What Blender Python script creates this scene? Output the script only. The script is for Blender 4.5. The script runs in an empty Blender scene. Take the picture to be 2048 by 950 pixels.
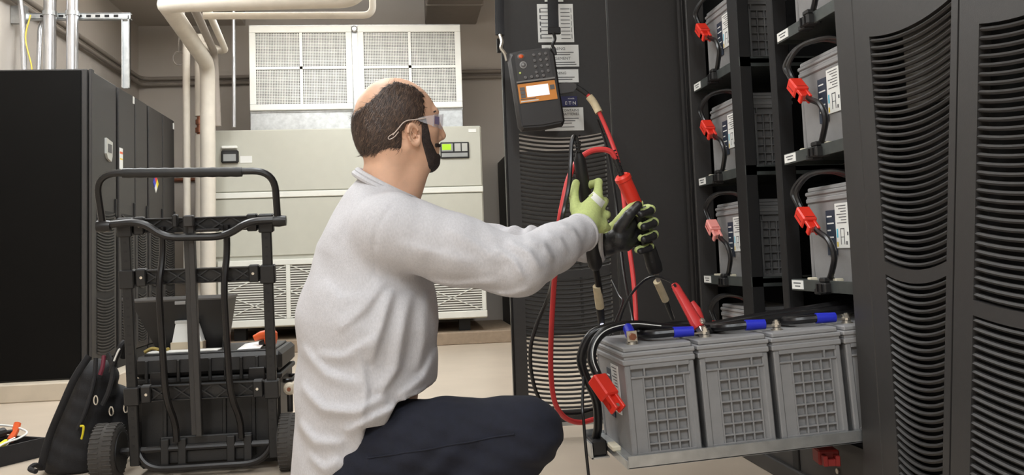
import bpy, math, random
import numpy as np
from mathutils import Vector, Matrix, Euler
random.seed(7)
S = bpy.context.scene
COL = S.collection
# ------------------------------------------------------------------ camera
FPX, PCX, PCY, CAMH = 1800.0, 1024.0, 375.0, 0.74
YAW, PITCH, ROLL = [math.radians(a) for a in (6.96, 4.43, 2.09)]
def _axes():
    f = np.array([math.sin(YAW)*math.cos(PITCH), math.cos(YAW)*math.cos(PITCH), math.sin(PITCH)])
    rt = np.array([math.cos(YAW), -math.sin(YAW), 0.0]); dn = np.cross(f, rt)
    return np.array([math.cos(ROLL)*rt+math.sin(ROLL)*dn, -math.sin(ROLL)*rt+math.cos(ROLL)*dn, f])
RC = _axes()
CAMP = np.array([0, 0, CAMH])
cam = bpy.data.cameras.new('camera'); camo = bpy.data.objects.new('camera', cam); COL.objects.link(camo)
cam.sensor_width = 36; cam.lens = FPX/2048*36; cam.shift_y = -(475-PCY)/2048
cam.clip_start = 0.05; cam.clip_end = 60
M = Matrix([[RC[0][i], -RC[1][i], -RC[2][i], CAMP[i]] for i in range(3)]+[[0, 0, 0, 1]])
camo.matrix_world = M
S.camera = camo
# ------------------------------------------------------------------ world, lights, exposure
W = bpy.data.worlds.new('world'); S.world = W; W.use_nodes = True
W.node_tree.nodes['Background'].inputs[0].default_value = (0.9, 0.95, 1, 1)
W.node_tree.nodes['Background'].inputs[1].default_value = 0.1
S.view_settings.view_transform = 'Standard'; S.view_settings.look = 'None'
S.view_settings.gamma = 1; S.view_settings.use_curve_mapping = False
S.view_settings.exposure = -0.15
LIGHTS = [  # pendant fluorescent fixtures and added fill: x, y, z, sizex, sizey, power down, power of the added uplight
    (-0.55, 6.75, 2.98, 1.3, 0.4, 27, 58), (-1.75, 5.0, 2.98, 0.4, 1.3, 44, 95), (-0.5, 3.2, 2.98, 0.4, 1.3, 26, 14), (-0.9, 1.0, 2.98, 0.4, 1.3, 32, 16),
    (0.3, -1.0, 2.98, 0.4, 1.3, 66, 24), (-1.4, -1.8, 2.98, 0.4, 1.3, 78, 24), (0.95, 5.9, 2.98, 0.4, 1.3, 26, 32)]  # fixtures in this row are unseen, added as fill
# ------------------------------------------------------------------ measuring helpers
def ray(x, y):
    return RC.T @ np.array([(x-PCX)/FPX, (y-PCY)/FPX, 1.0])
def at(x, y, X=None, Y=None, Z=None, d=None):
    r = ray(x, y)
    if X is not None: t = X/r[0]
    elif Y is not None: t = Y/r[1]
    elif Z is not None: t = (Z-CAMH)/r[2]
    else: t = d
    return CAMP + r*t
# ------------------------------------------------------------------ materials
def lin(c):
    return tuple(((v/255)/12.92 if v/255 <= 0.04045 else ((v/255+0.055)/1.055)**2.4) for v in c)
MATS = {}
def mat(name, rgb, rough=0.5, metal=0.0, var=0.06, vscale=12, bump=0.0, bscale=120, spec=0.5, emit=0, trans=0.0, coat=0.0, alpha=1.0, aniso=None, detail=4):
    if name in MATS: return MATS[name]
    m = bpy.data.materials.new(name); m.use_nodes = True
    nt = m.node_tree; b = nt.nodes['Principled BSDF']; L = nt.links
    c = lin(rgb)
    b.inputs['Roughness'].default_value = rough; b.inputs['Metallic'].default_value = metal
    b.inputs['Specular IOR Level'].default_value = spec
    b.inputs['Transmission Weight'].default_value = trans; b.inputs['Coat Weight'].default_value = coat
    b.inputs['Alpha'].default_value = alpha
    tc = nt.nodes.new('ShaderNodeTexCoord')
    mp = nt.nodes.new('ShaderNodeMapping'); L.new(tc.outputs['Object'], mp.inputs[0])
    if aniso: mp.inputs['Scale'].default_value = aniso
    n = nt.nodes.new('ShaderNodeTexNoise'); n.inputs['Scale'].default_value = vscale; n.inputs['Detail'].default_value = detail
    L.new(mp.outputs[0], n.inputs['Vector'])
    r = nt.nodes.new('ShaderNodeValToRGB'); L.new(n.outputs['Fac'], r.inputs[0])
    r.color_ramp.elements[0].position = 0.25; r.color_ramp.elements[1].position = 0.75
    r.color_ramp.elements[0].color = tuple(max(0, v*(1-var)) for v in c)+(1,)
    r.color_ramp.elements[1].color = tuple(min(1, v*(1+var)) for v in c)+(1,)
    L.new(r.outputs[0], b.inputs['Base Color'])
    if emit:
        b.inputs['Emission Color'].default_value = c+(1,); b.inputs['Emission Strength'].default_value = emit
    if bump:
        n2 = nt.nodes.new('ShaderNodeTexNoise'); n2.inputs['Scale'].default_value = bscale; n2.inputs['Detail'].default_value = 3
        L.new(mp.outputs[0], n2.inputs['Vector'])
        bp = nt.nodes.new('ShaderNodeBump'); bp.inputs['Strength'].default_value = bump; bp.inputs['Distance'].default_value = 0.004
        L.new(n2.outputs['Fac'], bp.inputs['Height']); L.new(bp.outputs[0], b.inputs['Normal'])
    MATS[name] = m
    return m
m_floor = mat('floor_polished', (194, 180, 163), 0.32, var=0.07, vscale=3.5, bump=0.03, bscale=40, detail=8)
m_wall = mat('wall_paint', (203, 195, 186), 0.8, var=0.03, vscale=2, bump=0.05, bscale=60)
m_ceil = mat('ceiling_paint', (186, 176, 166), 0.9, var=0.05, vscale=3)
m_pad = mat('pad_concrete', (150, 132, 112), 0.85, var=0.15, vscale=20, bump=0.15)
m_padtop = mat('pad_edge_paint', (196, 184, 166), 0.7)
m_ac = mat('unit_paint', (190, 189, 177), 0.45, var=0.02)
m_actrim = mat('unit_trim', (226, 226, 218), 0.4, var=0.02)
m_white = mat('white_enamel', (238, 238, 232), 0.45, var=0.02)
m_galv = mat('galvanised', (190, 192, 192), 0.38, 0.85, var=0.16, vscale=26, bump=0.03, bscale=60)
m_conduit = mat('conduit_steel', (206, 206, 208), 0.28, 0.9, var=0.06)
m_pipe = mat('pipe_jacket', (214, 206, 193), 0.7, var=0.06, vscale=9, bump=0.1, bscale=50)
m_greypipe = mat('pipe_paint', (150, 141, 132), 0.6, var=0.05)
m_black = mat('cabinet_black', (52, 50, 49), 0.48, var=0.06, vscale=60, bump=0.06, bscale=420, spec=0.45)
m_blackin = mat('cabinet_inside', (26, 25, 25), 0.7)
m_blackm = mat('black_metal', (27, 25, 25), 0.34, 0.2, var=0.12, vscale=30)
m_blackp = mat('black_plastic', (25, 24, 24), 0.5, var=0.08, vscale=40, bump=0.08, bscale=250)
m_rubber = mat('rubber', (62, 59, 56), 0.85, var=0.15, vscale=40, bump=0.3, bscale=120)
m_case = mat('battery_case', (132, 131, 131), 0.62, var=0.07, vscale=22, bump=0.1, bscale=160)
m_lid = mat('battery_lid', (142, 141, 141), 0.6, var=0.05, vscale=22, bump=0.08, bscale=160)
m_paper = mat('paper', (228, 228, 224), 0.8, var=0.02)
m_ink = mat('ink', (92, 92, 94), 0.8)
m_navy = mat('label_navy', (40, 50, 66), 0.6)
m_red = mat('red_plastic', (222, 52, 36), 0.42, var=0.05, vscale=40)
m_redtag = mat('pale_red_plastic', (232, 150, 142), 0.5, var=0.05)
m_redcable = mat('red_cable', (205, 58, 58), 0.42)
m_cable = mat('black_cable', (24, 23, 24), 0.3, var=0.1)
m_blue = mat('blue_heatshrink', (38, 48, 190), 0.38, var=0.05)
m_tin = mat('tinned_lug', (214, 208, 196), 0.3, 0.9)
m_tape = mat('masking_tape', (206, 190, 156), 0.75, var=0.1, vscale=60)
m_copper = mat('copper', (142, 92, 70), 0.4, 0.6, var=0.2, vscale=60)
m_green = mat('lcd_green', (150, 190, 30), 0.4, emit=0.6)
m_lamp = mat('lamp_tube', (255, 252, 244), 0.5, emit=6)
m_orange = mat('orange_plastic', (226, 92, 34), 0.4)
# ------------------------------------------------------------------ mesh builder
class MB:
    def __init__(s): s.v = []; s.f = []
    def add(s, vs, fs):
        k = len(s.v); s.v += [tuple(map(float, p)) for p in vs]; s.f += [tuple(i+k for i in f) for f in fs]; return s
    def box(s, lo, hi, ch=0.0, rot=None, c=None):
        lo = np.array(lo, float); hi = np.array(hi, float); ce = (lo+hi)/2; h = np.abs(hi-lo)/2
        ch = min(ch, h.min()*0.49)
        if ch <= 0:
            vs = [(sx*h[0], sy*h[1], sz*h[2]) for sx in (-1, 1) for sy in (-1, 1) for sz in (-1, 1)]
            fs = [(0, 1, 3, 2), (4, 6, 7, 5), (0, 4, 5, 1), (2, 3, 7, 6), (0, 2, 6, 4), (1, 5, 7, 3)]
        else:
            idx = {}; vs = []
            for sx in (-1, 1):
                for sy in (-1, 1):
                    for sz in (-1, 1):
                        sg = (sx, sy, sz)
                        for ax in range(3):
                            p = [sg[a]*(h[a]-(0 if a == ax else ch)) for a in range(3)]
                            idx[sg+(ax,)] = len(vs); vs.append(p)
            fs = []
            for ax in range(3):
                b, c2 = (ax+1) % 3, (ax+2) % 3
                for sg in (-1, 1):
                    q = []
                    for (sb, sc) in ((-1, -1), (1, -1), (1, 1), (-1, 1)):
                        k = [0, 0, 0]; k[ax] = sg; k[b] = sb; k[c2] = sc; q.append(idx[tuple(k)+(ax,)])
                    fs.append(tuple(q if sg > 0 else q[::-1]))
                for sb in (-1, 1):
                    for sc in (-1, 1):
                        def K(a_, va): 
                            k = [0, 0, 0]; k[ax] = va; k[b] = sb; k[c2] = sc; return idx[tuple(k)+(a_,)]
                        q = (K(b, -1), K(b, 1), K(c2, 1), K(c2, -1)); fs.append(q if sb*sc < 0 else q[::-1])
            for sx in (-1, 1):
                for sy in (-1, 1):
                    for sz in (-1, 1):
                        q = tuple(idx[(sx, sy, sz, a)] for a in range(3)); fs.append(q if sx*sy*sz > 0 else q[::-1])
        if rot is not None: vs = [tuple(rot @ Vector(p)) for p in vs]
        return s.add([np.array(p)+ce for p in vs], fs)
    def tube(s, path, r, n=10, cap=True, up=None, flat=None):
        P = [Vector(tuple(map(float, p))) for p in path]; m = len(P)
        R = r if hasattr(r, '__len__') else [r]*m
        T = [(P[min(i+1, m-1)]-P[max(i-1, 0)]).normalized() for i in range(m)]
        nrm = Vector(up) if up is not None else (Vector((0, 0, 1)) if abs(T[0].z) < 0.9 else Vector((1, 0, 0)))
        vs = []; fs = []
        for i in range(m):
            nrm = (nrm-T[i]*nrm.dot(T[i])).normalized(); bn = T[i].cross(nrm)
            for k in range(n):
                a = 2*math.pi*(k+0.5)/n
                ca, sa = math.cos(a), math.sin(a)
                if flat: ca *= flat[0]; sa *= flat[1]
                vs.append(P[i]+nrm*(R[i]*ca)+bn*(R[i]*sa))
        for i in range(m-1):
            for k in range(n):
                k2 = (k+1) % n; fs.append((i*n+k, i*n+k2, (i+1)*n+k2, (i+1)*n+k))
        if cap: fs += [tuple(range(n))[::-1], tuple((m-1)*n+k for k in range(n))]
        return s.add(vs, fs)
    def prism(s, poly, axis, a, b):
        # poly: 2D points in the two other axes (cyclic order), extruded along axis from a to b
        n = len(poly); o = [(axis+1) % 3, (axis+2) % 3]; vs = []
        for t in (a, b):
            for p in poly:
                q = [0, 0, 0]; q[axis] = t; q[o[0]] = p[0]; q[o[1]] = p[1]; vs.append(q)
        fs = [tuple(range(n))[::-1], tuple(range(n, 2*n))]+[(k, (k+1) % n, n+(k+1) % n, n+k) for k in range(n)]
        return s.add(vs, fs)
    def lathe(s, prof, p0, axis, n=20):
        # prof: list of (t along axis, radius)
        A = Vector(tuple(axis)).normalized(); u = A.orthogonal().normalized(); w = A.cross(u); p0 = Vector(tuple(map(float, p0)))
        vs = []; fs = []
        for t, r in prof:
            for k in range(n):
                a = 2*math.pi*k/n; vs.append(p0+A*t+(u*math.cos(a)+w*math.sin(a))*r)
        for i in range(len(prof)-1):
            for k in range(n): fs.append((i*n+k, i*n+(k+1) % n, (i+1)*n+(k+1) % n, (i+1)*n+k))
        fs += [tuple(range(n))[::-1], tuple((len(prof)-1)*n+k for k in range(n))]
        return s.add(vs, fs)
    def strip(s, top, bot, thick):
        # ruled panel between two polylines (same count), given thickness vector
        n = len(top); t = np.array(thick); vs = [np.array(p) for p in top]+[np.array(p) for p in bot]
        vs += [p+t for p in vs]; fs = []
        for i in range(n-1):
            fs += [(i, i+1, n+i+1, n+i), (2*n+i, 3*n+i, 3*n+i+1, 2*n+i+1), (i, 2*n+i, 2*n+i+1, i+1), (n+i, n+i+1, 3*n+i+1, 3*n+i)]
        fs += [(0, n, 3*n, 2*n), (n-1, 3*n-1, 4*n-1, 2*n-1)]
        return s.add(vs, fs)
    def mesh(s, name, m, smooth=35, off=(0, 0, 0)):
        me = bpy.data.meshes.new(name)
        o = np.array(off); me.from_pydata([tuple(np.array(p)-o) for p in s.v], [], s.f)
        me.materials.append(m); me.validate()
        import bmesh
        bm = bmesh.new(); bm.from_mesh(me); bmesh.ops.recalc_face_normals(bm, faces=bm.faces); bm.to_mesh(me); bm.free()
        if smooth:
            me.polygons.foreach_set('use_smooth', [True]*len(me.polygons)); me.set_sharp_from_angle(angle=math.radians(smooth))
        return me
OFF = {}
def tag(o, label=None, cat=None, group=None, kind=None):
    if label: o['label'] = label
    if cat: o['category'] = cat
    if group: o['group'] = group
    if kind: o['kind'] = kind
    return o
def thing(name, label, cat, loc=(0, 0, 0), group=None, rot=None):
    o = bpy.data.objects.new(name, None); COL.objects.link(o); o.empty_display_size = 0.05
    o.location = tuple(map(float, loc)); OFF[o.name] = np.array(loc, float)
    if rot is not None: o.rotation_euler = rot; OFF[o.name] = np.zeros(3)
    return tag(o, label, cat, group)
def local_thing(name, label, cat, loc, rot=(0, 0, 0), group=None):
    o = thing(name, label, cat, loc, group, rot); return o
def part(name, mb, m, parent, label=None, smooth=35, kind=None):
    me = mb.mesh(name, m, smooth, OFF[parent.name]); o = bpy.data.objects.new(name, me); COL.objects.link(o)
    o.parent = parent; OFF[o.name] = OFF[parent.name]
    if label: o['label'] = label
    if kind: o['kind'] = kind
    return o
def share(name, me, parent, loc, rot=None):
    o = bpy.data.objects.new(name, me); COL.objects.link(o); o.parent = parent
    o.location = tuple(np.array(loc)-OFF[parent.name]); OFF[o.name] = np.array(loc)
    if rot is not None: o.rotation_euler = rot
    return o
def solo(name, mb, m, label, cat, group=None, smooth=35, kind=None):
    v = np.array(mb.v); base = np.array([(v[:, 0].min()+v[:, 0].max())/2, (v[:, 1].min()+v[:, 1].max())/2, v[:, 2].min()])
    o = bpy.data.objects.new(name, mb.mesh(name, m, smooth, base)); COL.objects.link(o); o.location = tuple(base); OFF[o.name] = base
    return tag(o, label, cat, group, kind)
def struct(name, mb, m, label=None):
    o = solo(name, mb, m, label, None); o['kind'] = 'structure'; return o
def copy_tree(o, parent=None):
    c = o.copy(); COL.objects.link(c); c.parent = parent; OFF[c.name] = OFF[o.name]
    for ch in list(o.children): copy_tree(ch, c)
    return c
def crom(pts, n=8):
    P = [np.array(p, float) for p in pts]; P = [2*P[0]-P[1]]+P+[2*P[-1]-P[-2]]; out = []
    for i in range(1, len(P)-2):
        a, b, c, d = P[i-1:i+3]
        for k in range(n):
            t = k/n; out.append(0.5*((2*b)+(-a+c)*t+(2*a-5*b+4*c-d)*t*t+(-a+3*b-3*c+d)*t**3))
    out.append(P[-2]); return out
def rnd_path(pts, r, n=6):
    """polyline with rounded corners"""
    P = [np.array(p, float) for p in pts]; out = [P[0]]
    for i in range(1, len(P)-1):
        a = P[i-1]-P[i]; b = P[i+1]-P[i]; ra = min(r, np.linalg.norm(a)*0.49); rb = min(r, np.linalg.norm(b)*0.49)
        p0 = P[i]+a/np.linalg.norm(a)*ra; p1 = P[i]+b/np.linalg.norm(b)*rb
        for k in range(n+1):
            t = k/n; out.append((1-t)**2*p0+2*t*(1-t)*P[i]+t*t*p1)
    out.append(P[-1]); return out
def text_mb(body, size, origin, ux, uy, depth=0.0006, align='LEFT'):
    cu = bpy.data.curves.new('txt', 'FONT'); cu.body = body; cu.size = size; cu.align_x = align; cu.resolution_u = 2; cu.extrude = 0
    o = bpy.data.objects.new('txt', cu); COL.objects.link(o)
    dg = bpy.context.evaluated_depsgraph_get(); me = bpy.data.meshes.new_from_object(o.evaluated_get(dg))
    mb = MB(); O = np.array(origin, float); ux = np.array(ux, float); uy = np.array(uy, float); nz = np.cross(ux, uy)*depth
    mb.add([O+ux*v.co.x+uy*v.co.y+nz for v in me.vertices], [tuple(p.vertices) for p in me.polygons])
    bpy.data.objects.remove(o); bpy.data.curves.remove(cu); bpy.data.meshes.remove(me)
    return mb
# ------------------------------------------------------------------ room shell
XL, XR, YB, YF, ZC = -2.6, 2.5, 9.3, -4.2, 3.55
struct('floor', MB().box((XL, YF, -0.08), (XR, YB, 0)), m_floor)
struct('wall_back', MB().box((XL-0.1, YB, 0), (XR+0.1, YB+0.1, ZC)), m_wall)
struct('wall_left', MB().box((XL-0.1, YF, 0), (XL, YB, ZC)), m_wall)
struct('wall_right', MB().box((XR, YF, 0), (XR+0.1, YB, ZC)), m_wall)
struct('wall_front', MB().box((XL, YF-0.1, 0), (XR, YF, ZC)), m_wall)
struct('ceiling', MB().box((XL, YF, ZC), (XR, YB, ZC+0.1)), m_ceil)
struct('trim_1', MB().box((XL, 5.62, 0), (-1.78, 8.02, 0.105), 0.006), m_padtop)
struct('trim_2', MB().box((-1.78, 7.9, 0), (0.98, YB, 0.105), 0.006), m_pad)
struct('trim_3', MB().box((XL, 7.9, 3.2), (-1.55, YB, ZC)), m_wall)
for k, (x, y, z, sx, sy, pw, pu) in enumerate(LIGHTS):
    t = thing('ceiling_light', ['white ceiling light fixture over the grille unit', 'white ceiling light fixture over the left cabinets', 'white ceiling light fixture over the kneeling man', 'white ceiling light fixture in the middle of the aisle',
              'white fill light fixture added behind the viewpoint', 'white fill light fixture added at the back left of the room', 'white fill light fixture added beyond the open rack door'][k], 'light', (x, y, z), 'fluorescent ceiling fixtures')
    part('housing', MB().box((x-sx/2-0.03, y-sy/2-0.03, z+0.03), (x+sx/2+0.03, y+sy/2+0.03, z+0.12), 0.01).box((x-0.02, y-0.02, z+0.12), (x+0.02, y+0.02, ZC)), m_white, t)
    part('diffuser', MB().box((x-sx/2, y-sy/2, z+0.012), (x+sx/2, y+sy/2, z+0.03)), m_lamp, t)
    ld = bpy.data.lights.new('tube_light', 'AREA'); ld.shape = 'RECTANGLE'; ld.size = sx; ld.size_y = sy; ld.energy = pw; ld.color = (0.885, 0.95, 1.0)
    lo = bpy.data.objects.new('tube_light', ld); COL.objects.link(lo); lo.parent = t; lo.location = (0, 0, -0.005)
    ld = ld.copy(); ld.energy = pu; lo = bpy.data.objects.new('tube_light', ld); COL.objects.link(lo); lo.parent = t; lo.location = (0, 0, 0.135); lo.rotation_euler = (math.pi, 0, 0)  # upward lamp added above the housing to brighten upper walls and ceiling
# duct above the unit
t = thing('air_duct', 'grey square air duct under the ceiling at the back wall', 'duct', (0.55, 8.2, 3.2))
part('duct_body', MB().box((0.28, 6.6, 3.2), (0.82, YB-0.002, ZC-0.002), 0.01), m_greypipe, t)
part('duct_seam', MB().box((0.27, 8.55, 3.19), (0.83, 8.58, 3.24)), m_greypipe, t)
# ------------------------------------------------------------------ cooling unit
t = thing('cooling_unit', 'wide pale grey floor-standing cooling unit against the back wall', 'air conditioner', (-0.45, 8.5, 0.105))
x0, x1, yf, z0, z1 = -1.63, 0.715, 8.0, 0.215, 1.93
part('unit_body', MB().box((x0, yf, z0), (x1, 9.1, z1), 0.01), m_ac, t)
part('upper_panel', MB().box((x0+0.01, yf-0.012, 1.39), (x1-0.01, yf+0.01, z1-0.008), 0.004), m_ac, t)
part('middle_panel', MB().box((x0+0.01, yf-0.012, 0.83), (x1-0.01, yf+0.01, 1.325), 0.004), m_ac, t)
part('trim_strip', MB().box((x0, yf-0.022, 1.332), (x1, yf, 1.383), 0.005), m_actrim, t)
for i in range(4): part('foot', MB().box((x0+0.15+i*0.65, yf+0.1, 0.105), (x0+0.25+i*0.65, yf+0.2, z0)), m_blackin, t)
fr = part('filter_frame', MB().box((-1.59, yf-0.03, 0.745), (x1, yf, 0.795), 0.005).box((-1.59, yf-0.03, 0.225), (x1, yf, 0.285), 0.005), m_actrim, t)
px = [-1.57, -1.0, -0.43, 0.13, 0.69]
part('filter_backing', MB().box((-1.57, yf-0.004, 0.28), (0.69, yf+0.004, 0.75)), mat('filter_grey', (120, 116, 110), 0.8), t)
for i in range(5): part('mullion', MB().box((px[i]-0.018, yf-0.03, 0.285), (px[i]+0.018, yf, 0.745), 0.004), m_actrim, fr)
for i in range(4):
    mb = MB()
    for k in range(22):
        z = 0.295+k*0.0205; mb.box((px[i]+0.018, yf-0.014, z), (px[i+1]-0.018, yf-0.006, z+0.009))
    part('louver_panel', mb, m_actrim, fr, kind='stuff')
    for a in range(2):
        za, zb = 0.29+a*0.225, 0.515+a*0.225; xa, xb = px[i]+0.02, px[i+1]-0.02
        for (p, q) in (((xa, za), (xb, zb)), ((xa, zb), (xb, za))):
            part('cross_brace', MB().tube([(p[0], yf-0.018, p[1]), (q[0], yf-0.018, q[1])], 0.0045, 4), m_actrim, fr)
pn = part('control_panel', MB().box((0.345, yf-0.03, 1.638), (0.60, yf-0.01, 1.782), 0.012), m_blackp, t, 'black control panel with a small green display')
part('lcd', MB().box((0.37, yf-0.033, 1.725), (0.43, yf-0.03, 1.755)), m_green, pn)
part('display_bezel', MB().box((0.355, yf-0.032, 1.70), (0.455, yf-0.029, 1.77), 0.002), mat('panel_grey', (150, 152, 150), 0.5), pn)
part('lcd_backing', MB().box((0.36, yf-0.0325, 1.712), (0.44, yf-0.031, 1.765)), m_green, pn)
for a, b in ((0.47, 0.525), (0.535, 0.585)): part('key_block', MB().box((a, yf-0.033, 1.70), (b, yf-0.029, 1.77), 0.003), mat('key_grey', (178, 178, 172), 0.5), pn)
part('name_plate', MB().box((0.355, yf-0.032, 1.65), (0.585, yf-0.029, 1.685), 0.002), mat('panel_grey', (150, 152, 150)), pn)
part('corner_badge', MB().box((0.60, yf-0.016, 1.87), (0.67, yf-0.012, 1.90)), m_paper, t)
sd = part('sensor_box', MB().box((-1.545, yf-0.05, 1.64), (-1.40, yf-0.01, 1.75), 0.01), m_blackp, t)
part('sensor_face', MB().box((-1.525, yf-0.053, 1.655), (-1.42, yf-0.05, 1.715)), mat('panel_grey', (150, 152, 150)), sd)
part('sensor_cap', MB().box((-1.545, yf-0.04, 1.765), (-1.41, yf-0.011, 1.79), 0.008), m_white, t)
part('notice', MB().box((-1.39, yf-0.016, 1.64), (-1.29, yf-0.012, 1.70)), m_paper, t)
# plenum on top
t = thing('return_air_plenum', 'white grille box standing on top of the cooling unit', 'vent', (-0.37, 8.4, 1.93))
yp = 8.06
part('plenum_base', MB().box((-1.315, yp+0.01, 1.931), (0.56, 8.9, 2.10), 0.004), m_galv, t)
part('plenum_body', MB().box((-1.31, yp+0.25, 2.10), (0.56, 8.9, 2.87)).box((-1.31, yp, 2.84), (0.56, 8.9, 2.875)).box((-1.31, yp+0.002, 2.1), (-1.29, 8.9, 2.86)).box((0.54, yp+0.002, 2.1), (0.56, 8.9, 2.86)).box((-0.415, yp+0.002, 2.1), (-0.365, 8.9, 2.86)).box((-1.31, yp, 2.09), (0.56, 8.9, 2.11)), m_galv, t)
part('filter_bank', MB().box((-1.285, yp+0.12, 2.11), (0.535, yp+0.14, 2.85)), mat('filter_dark', (108, 107, 108), 0.8, var=0.5, vscale=5, aniso=(0.4, 1, 4)), t)
for (a, b) in ((-1.31, -0.415), (-0.365, 0.56)):
    g = part('grille_frame', MB().box((a, yp-0.03, 2.80), (b, yp, 2.862), 0.005).box((a, yp-0.03, 2.105), (b, yp, 2.16), 0.005).box((a, yp-0.03, 2.16), (a+0.055, yp, 2.80), 0.004).box((b-0.055, yp-0.03, 2.16), (b, yp, 2.80), 0.004), m_white, t)
    part('cross_bar', MB().box((a+0.05, yp-0.026, 2.47), (b-0.05, yp-0.002, 2.495)), m_white, g)
    part('upright_bar', MB().box(((a+b)/2-0.013, yp-0.026, 2.16), ((a+b)/2+0.013, yp-0.002, 2.80)), m_white, g)
    for hx in range(2):
        for hz in range(2):
            xa = a+0.055 if hx == 0 else (a+b)/2+0.013; xb = (a+b)/2-0.013 if hx == 0 else b-0.055
            za = 2.16 if hz == 0 else 2.495; zb = 2.47 if hz == 0 else 2.80
            mb = MB(); nx, nz = 27, 22
            for i in range(1, nx): x = xa+(xb-xa)*i/nx; mb.box((x-0.0025, yp-0.018, za), (x+0.0025, yp-0.010, zb))
            for i in range(1, nz): z = za+(zb-za)*i/nz; mb.box((xa, yp-0.016, z-0.0025), (xb, yp-0.008, z+0.0025))
            part('egg_crate_mesh', mb, m_white, g, kind='stuff', smooth=0)
part('junction_knob', MB().lathe([(0, 0.03), (0.03, 0.03), (0.04, 0.02)], (-0.39, yp, 2.83), (0, -1, 0), 12), m_galv, t)
# ------------------------------------------------------------------ pipes at the back
def pipe(name, pts, r, m, label, rad=0.12, n=14, cat='pipe', group=None):
    return solo(name, MB().tube(rnd_path(pts, rad, 8), r, n), m, label, cat, group, smooth=60)
pz = 2.45
pipe('insulated_pipe', [(-0.24, 6.0, 3.5), (-0.24, 6.0, pz+0.06), (-1.51, 6.0, pz+0.03), (-1.51, 6.1, pz+0.03), (-1.60, 7.72, pz), (-1.615, 7.72, 0.44), (-1.60, 7.98, 0.44)], 0.062, m_pipe, 'thick white insulated pipe bending down beside the cooling unit', 0.14)
pipe('water_pipe', [(-0.17, 6.15, 3.5), (-0.17, 6.15, 2.435), (-1.3, 6.15, 2.435)], 0.024, m_pipe, 'thin white pipe under the thick ceiling pipe', 0.07)
pipe('water_pipe', [(-1.36, 6.12, 2.50), (-1.55, 7.75, 2.56), (-1.53, 7.75, 1.93)], 0.03, m_greypipe, 'grey pipe dropping onto the left end of the cooling unit', 0.1)
pipe('water_pipe', [(-1.28, 6.12, 2.51), (-1.45, 7.7, 2.57), (-1.53, 7.9, 2.6), (-1.8, 7.9, 2.72), (-1.62, 8.3, 2.72)], 0.026, m_pipe, 'short white pipe sloping back under the ceiling pipes', 0.05)
pipe('drain_pipe', [(-1.785, 7.78, 2.75), (-1.795, 7.78, 0.72), (-1.79, 7.78, 0.66), (-1.70, 7.78, 0.64), (-1.68, 7.78, 0.74)], 0.03, m_pipe, 'thin pale vertical pipe beside the black cabinet row', 0.06)
tt = thing('riser_pipe', 'thick pale vertical pipe with a bare copper joint', 'pipe', (-1.70, 7.9, 0.3))
part('upper_jacket', MB().tube([(-1.70, 7.9, 2.75), (-1.705, 7.9, 2.04)], 0.042, 14), m_pipe, tt)
part('copper_joint', MB().lathe([(0, 0.026), (0.03, 0.026), (0.03, 0.04), (0.07, 0.04), (0.07, 0.028), (0.1, 0.028), (0.1, 0.038), (0.14, 0.038), (0.14, 0.026), (0.17, 0.026)], (-1.705, 7.9, 1.87), (0, 0, 1), 14), m_copper, tt, 'bare copper pipe joint')
part('lower_jacket', MB().tube([(-1.705, 7.9, 1.88), (-1.72, 7.9, 0.3)], 0.042, 14), m_pipe, tt)
pipe('steel_conduit', [(-1.40, 7.85, 3.5), (-1.415, 7.85, 1.935)], 0.016, m_conduit, 'shiny vertical steel conduit left of the grille box', cat='conduit')
for dz, lb in ((2.65, 'upper grey conduit running around the back corner'), (2.59, 'lower grey conduit running around the back corner')):
    pipe('wall_conduit', [(XL+0.04, 5.2, dz-0.0), (XL+0.04, YB-0.04, dz), (1.8, YB-0.04, dz+0.05)], 0.02, m_greypipe, lb, 0.12, 10, 'conduit')
pipe('wall_conduit', [(-2.3, YB-0.03, 1.63), (-1.75, YB-0.03, 1.63)], 0.018, m_copper, 'short brown conduit low on the back wall', cat='conduit')
# hanger rods
for (x, y, lb) in ((-1.62, 7.0, 'thin steel rod hanger holding the thick pipe'), (-1.9, 8.0, 'thin steel rod hanger beside the ceiling soffit')):
    solo('pipe_hanger', MB().tube([(x, y, 3.55), (x, y, 2.62)], 0.006, 6).tube([(x+0.05*math.cos(a), y, 2.57+0.06*math.sin(a)) for a in np.linspace(0, 2*math.pi, 14)], 0.007, 6), m_greypipe, lb, 'hanger')
# conduits over the left cabinets
pipe('steel_conduit', [(-2.335, 6.3, 2.0), (-2.335, 6.3, 3.54)], 0.04, m_conduit, 'left one of two thick steel conduits rising from the black cabinet', cat='conduit', group=None)
pipe('steel_conduit', [(-2.19, 6.3, 2.0), (-2.19, 6.3, 3.54)], 0.038, m_conduit, 'right one of two thick steel conduits rising from the black cabinet', cat='conduit')
pipe('steel_conduit', [(-2.56, 6.25, 3.0), (-2.49, 6.25, 2.45), (-2.475, 6.25, 2.0)], 0.018, m_conduit, 'thin steel conduit at the far left wall', 0.1, cat='conduit')
pipe('steel_conduit', [(-2.40, 6.45, 2.52), (-2.455, 6.45, 2.47), (-2.45, 6.4, 2.0)], 0.016, m_conduit, 'thin bent steel conduit beside the far left one', 0.08, cat='conduit')
t = thing('strut_frame', 'slotted steel strut bracket spanning above the black cabinets', 'bracket', (-2.2, 6.36, 1.995))
mb = MB().box((-2.52, 6.36, 2.475), (-1.83, 6.366, 2.515)).box((-2.52, 6.36, 2.511), (-1.83, 6.40, 2.517)).box((-2.52, 6.36, 2.473), (-1.83, 6.40, 2.479))
part('strut_rail', mb, m_galv, t)
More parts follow.
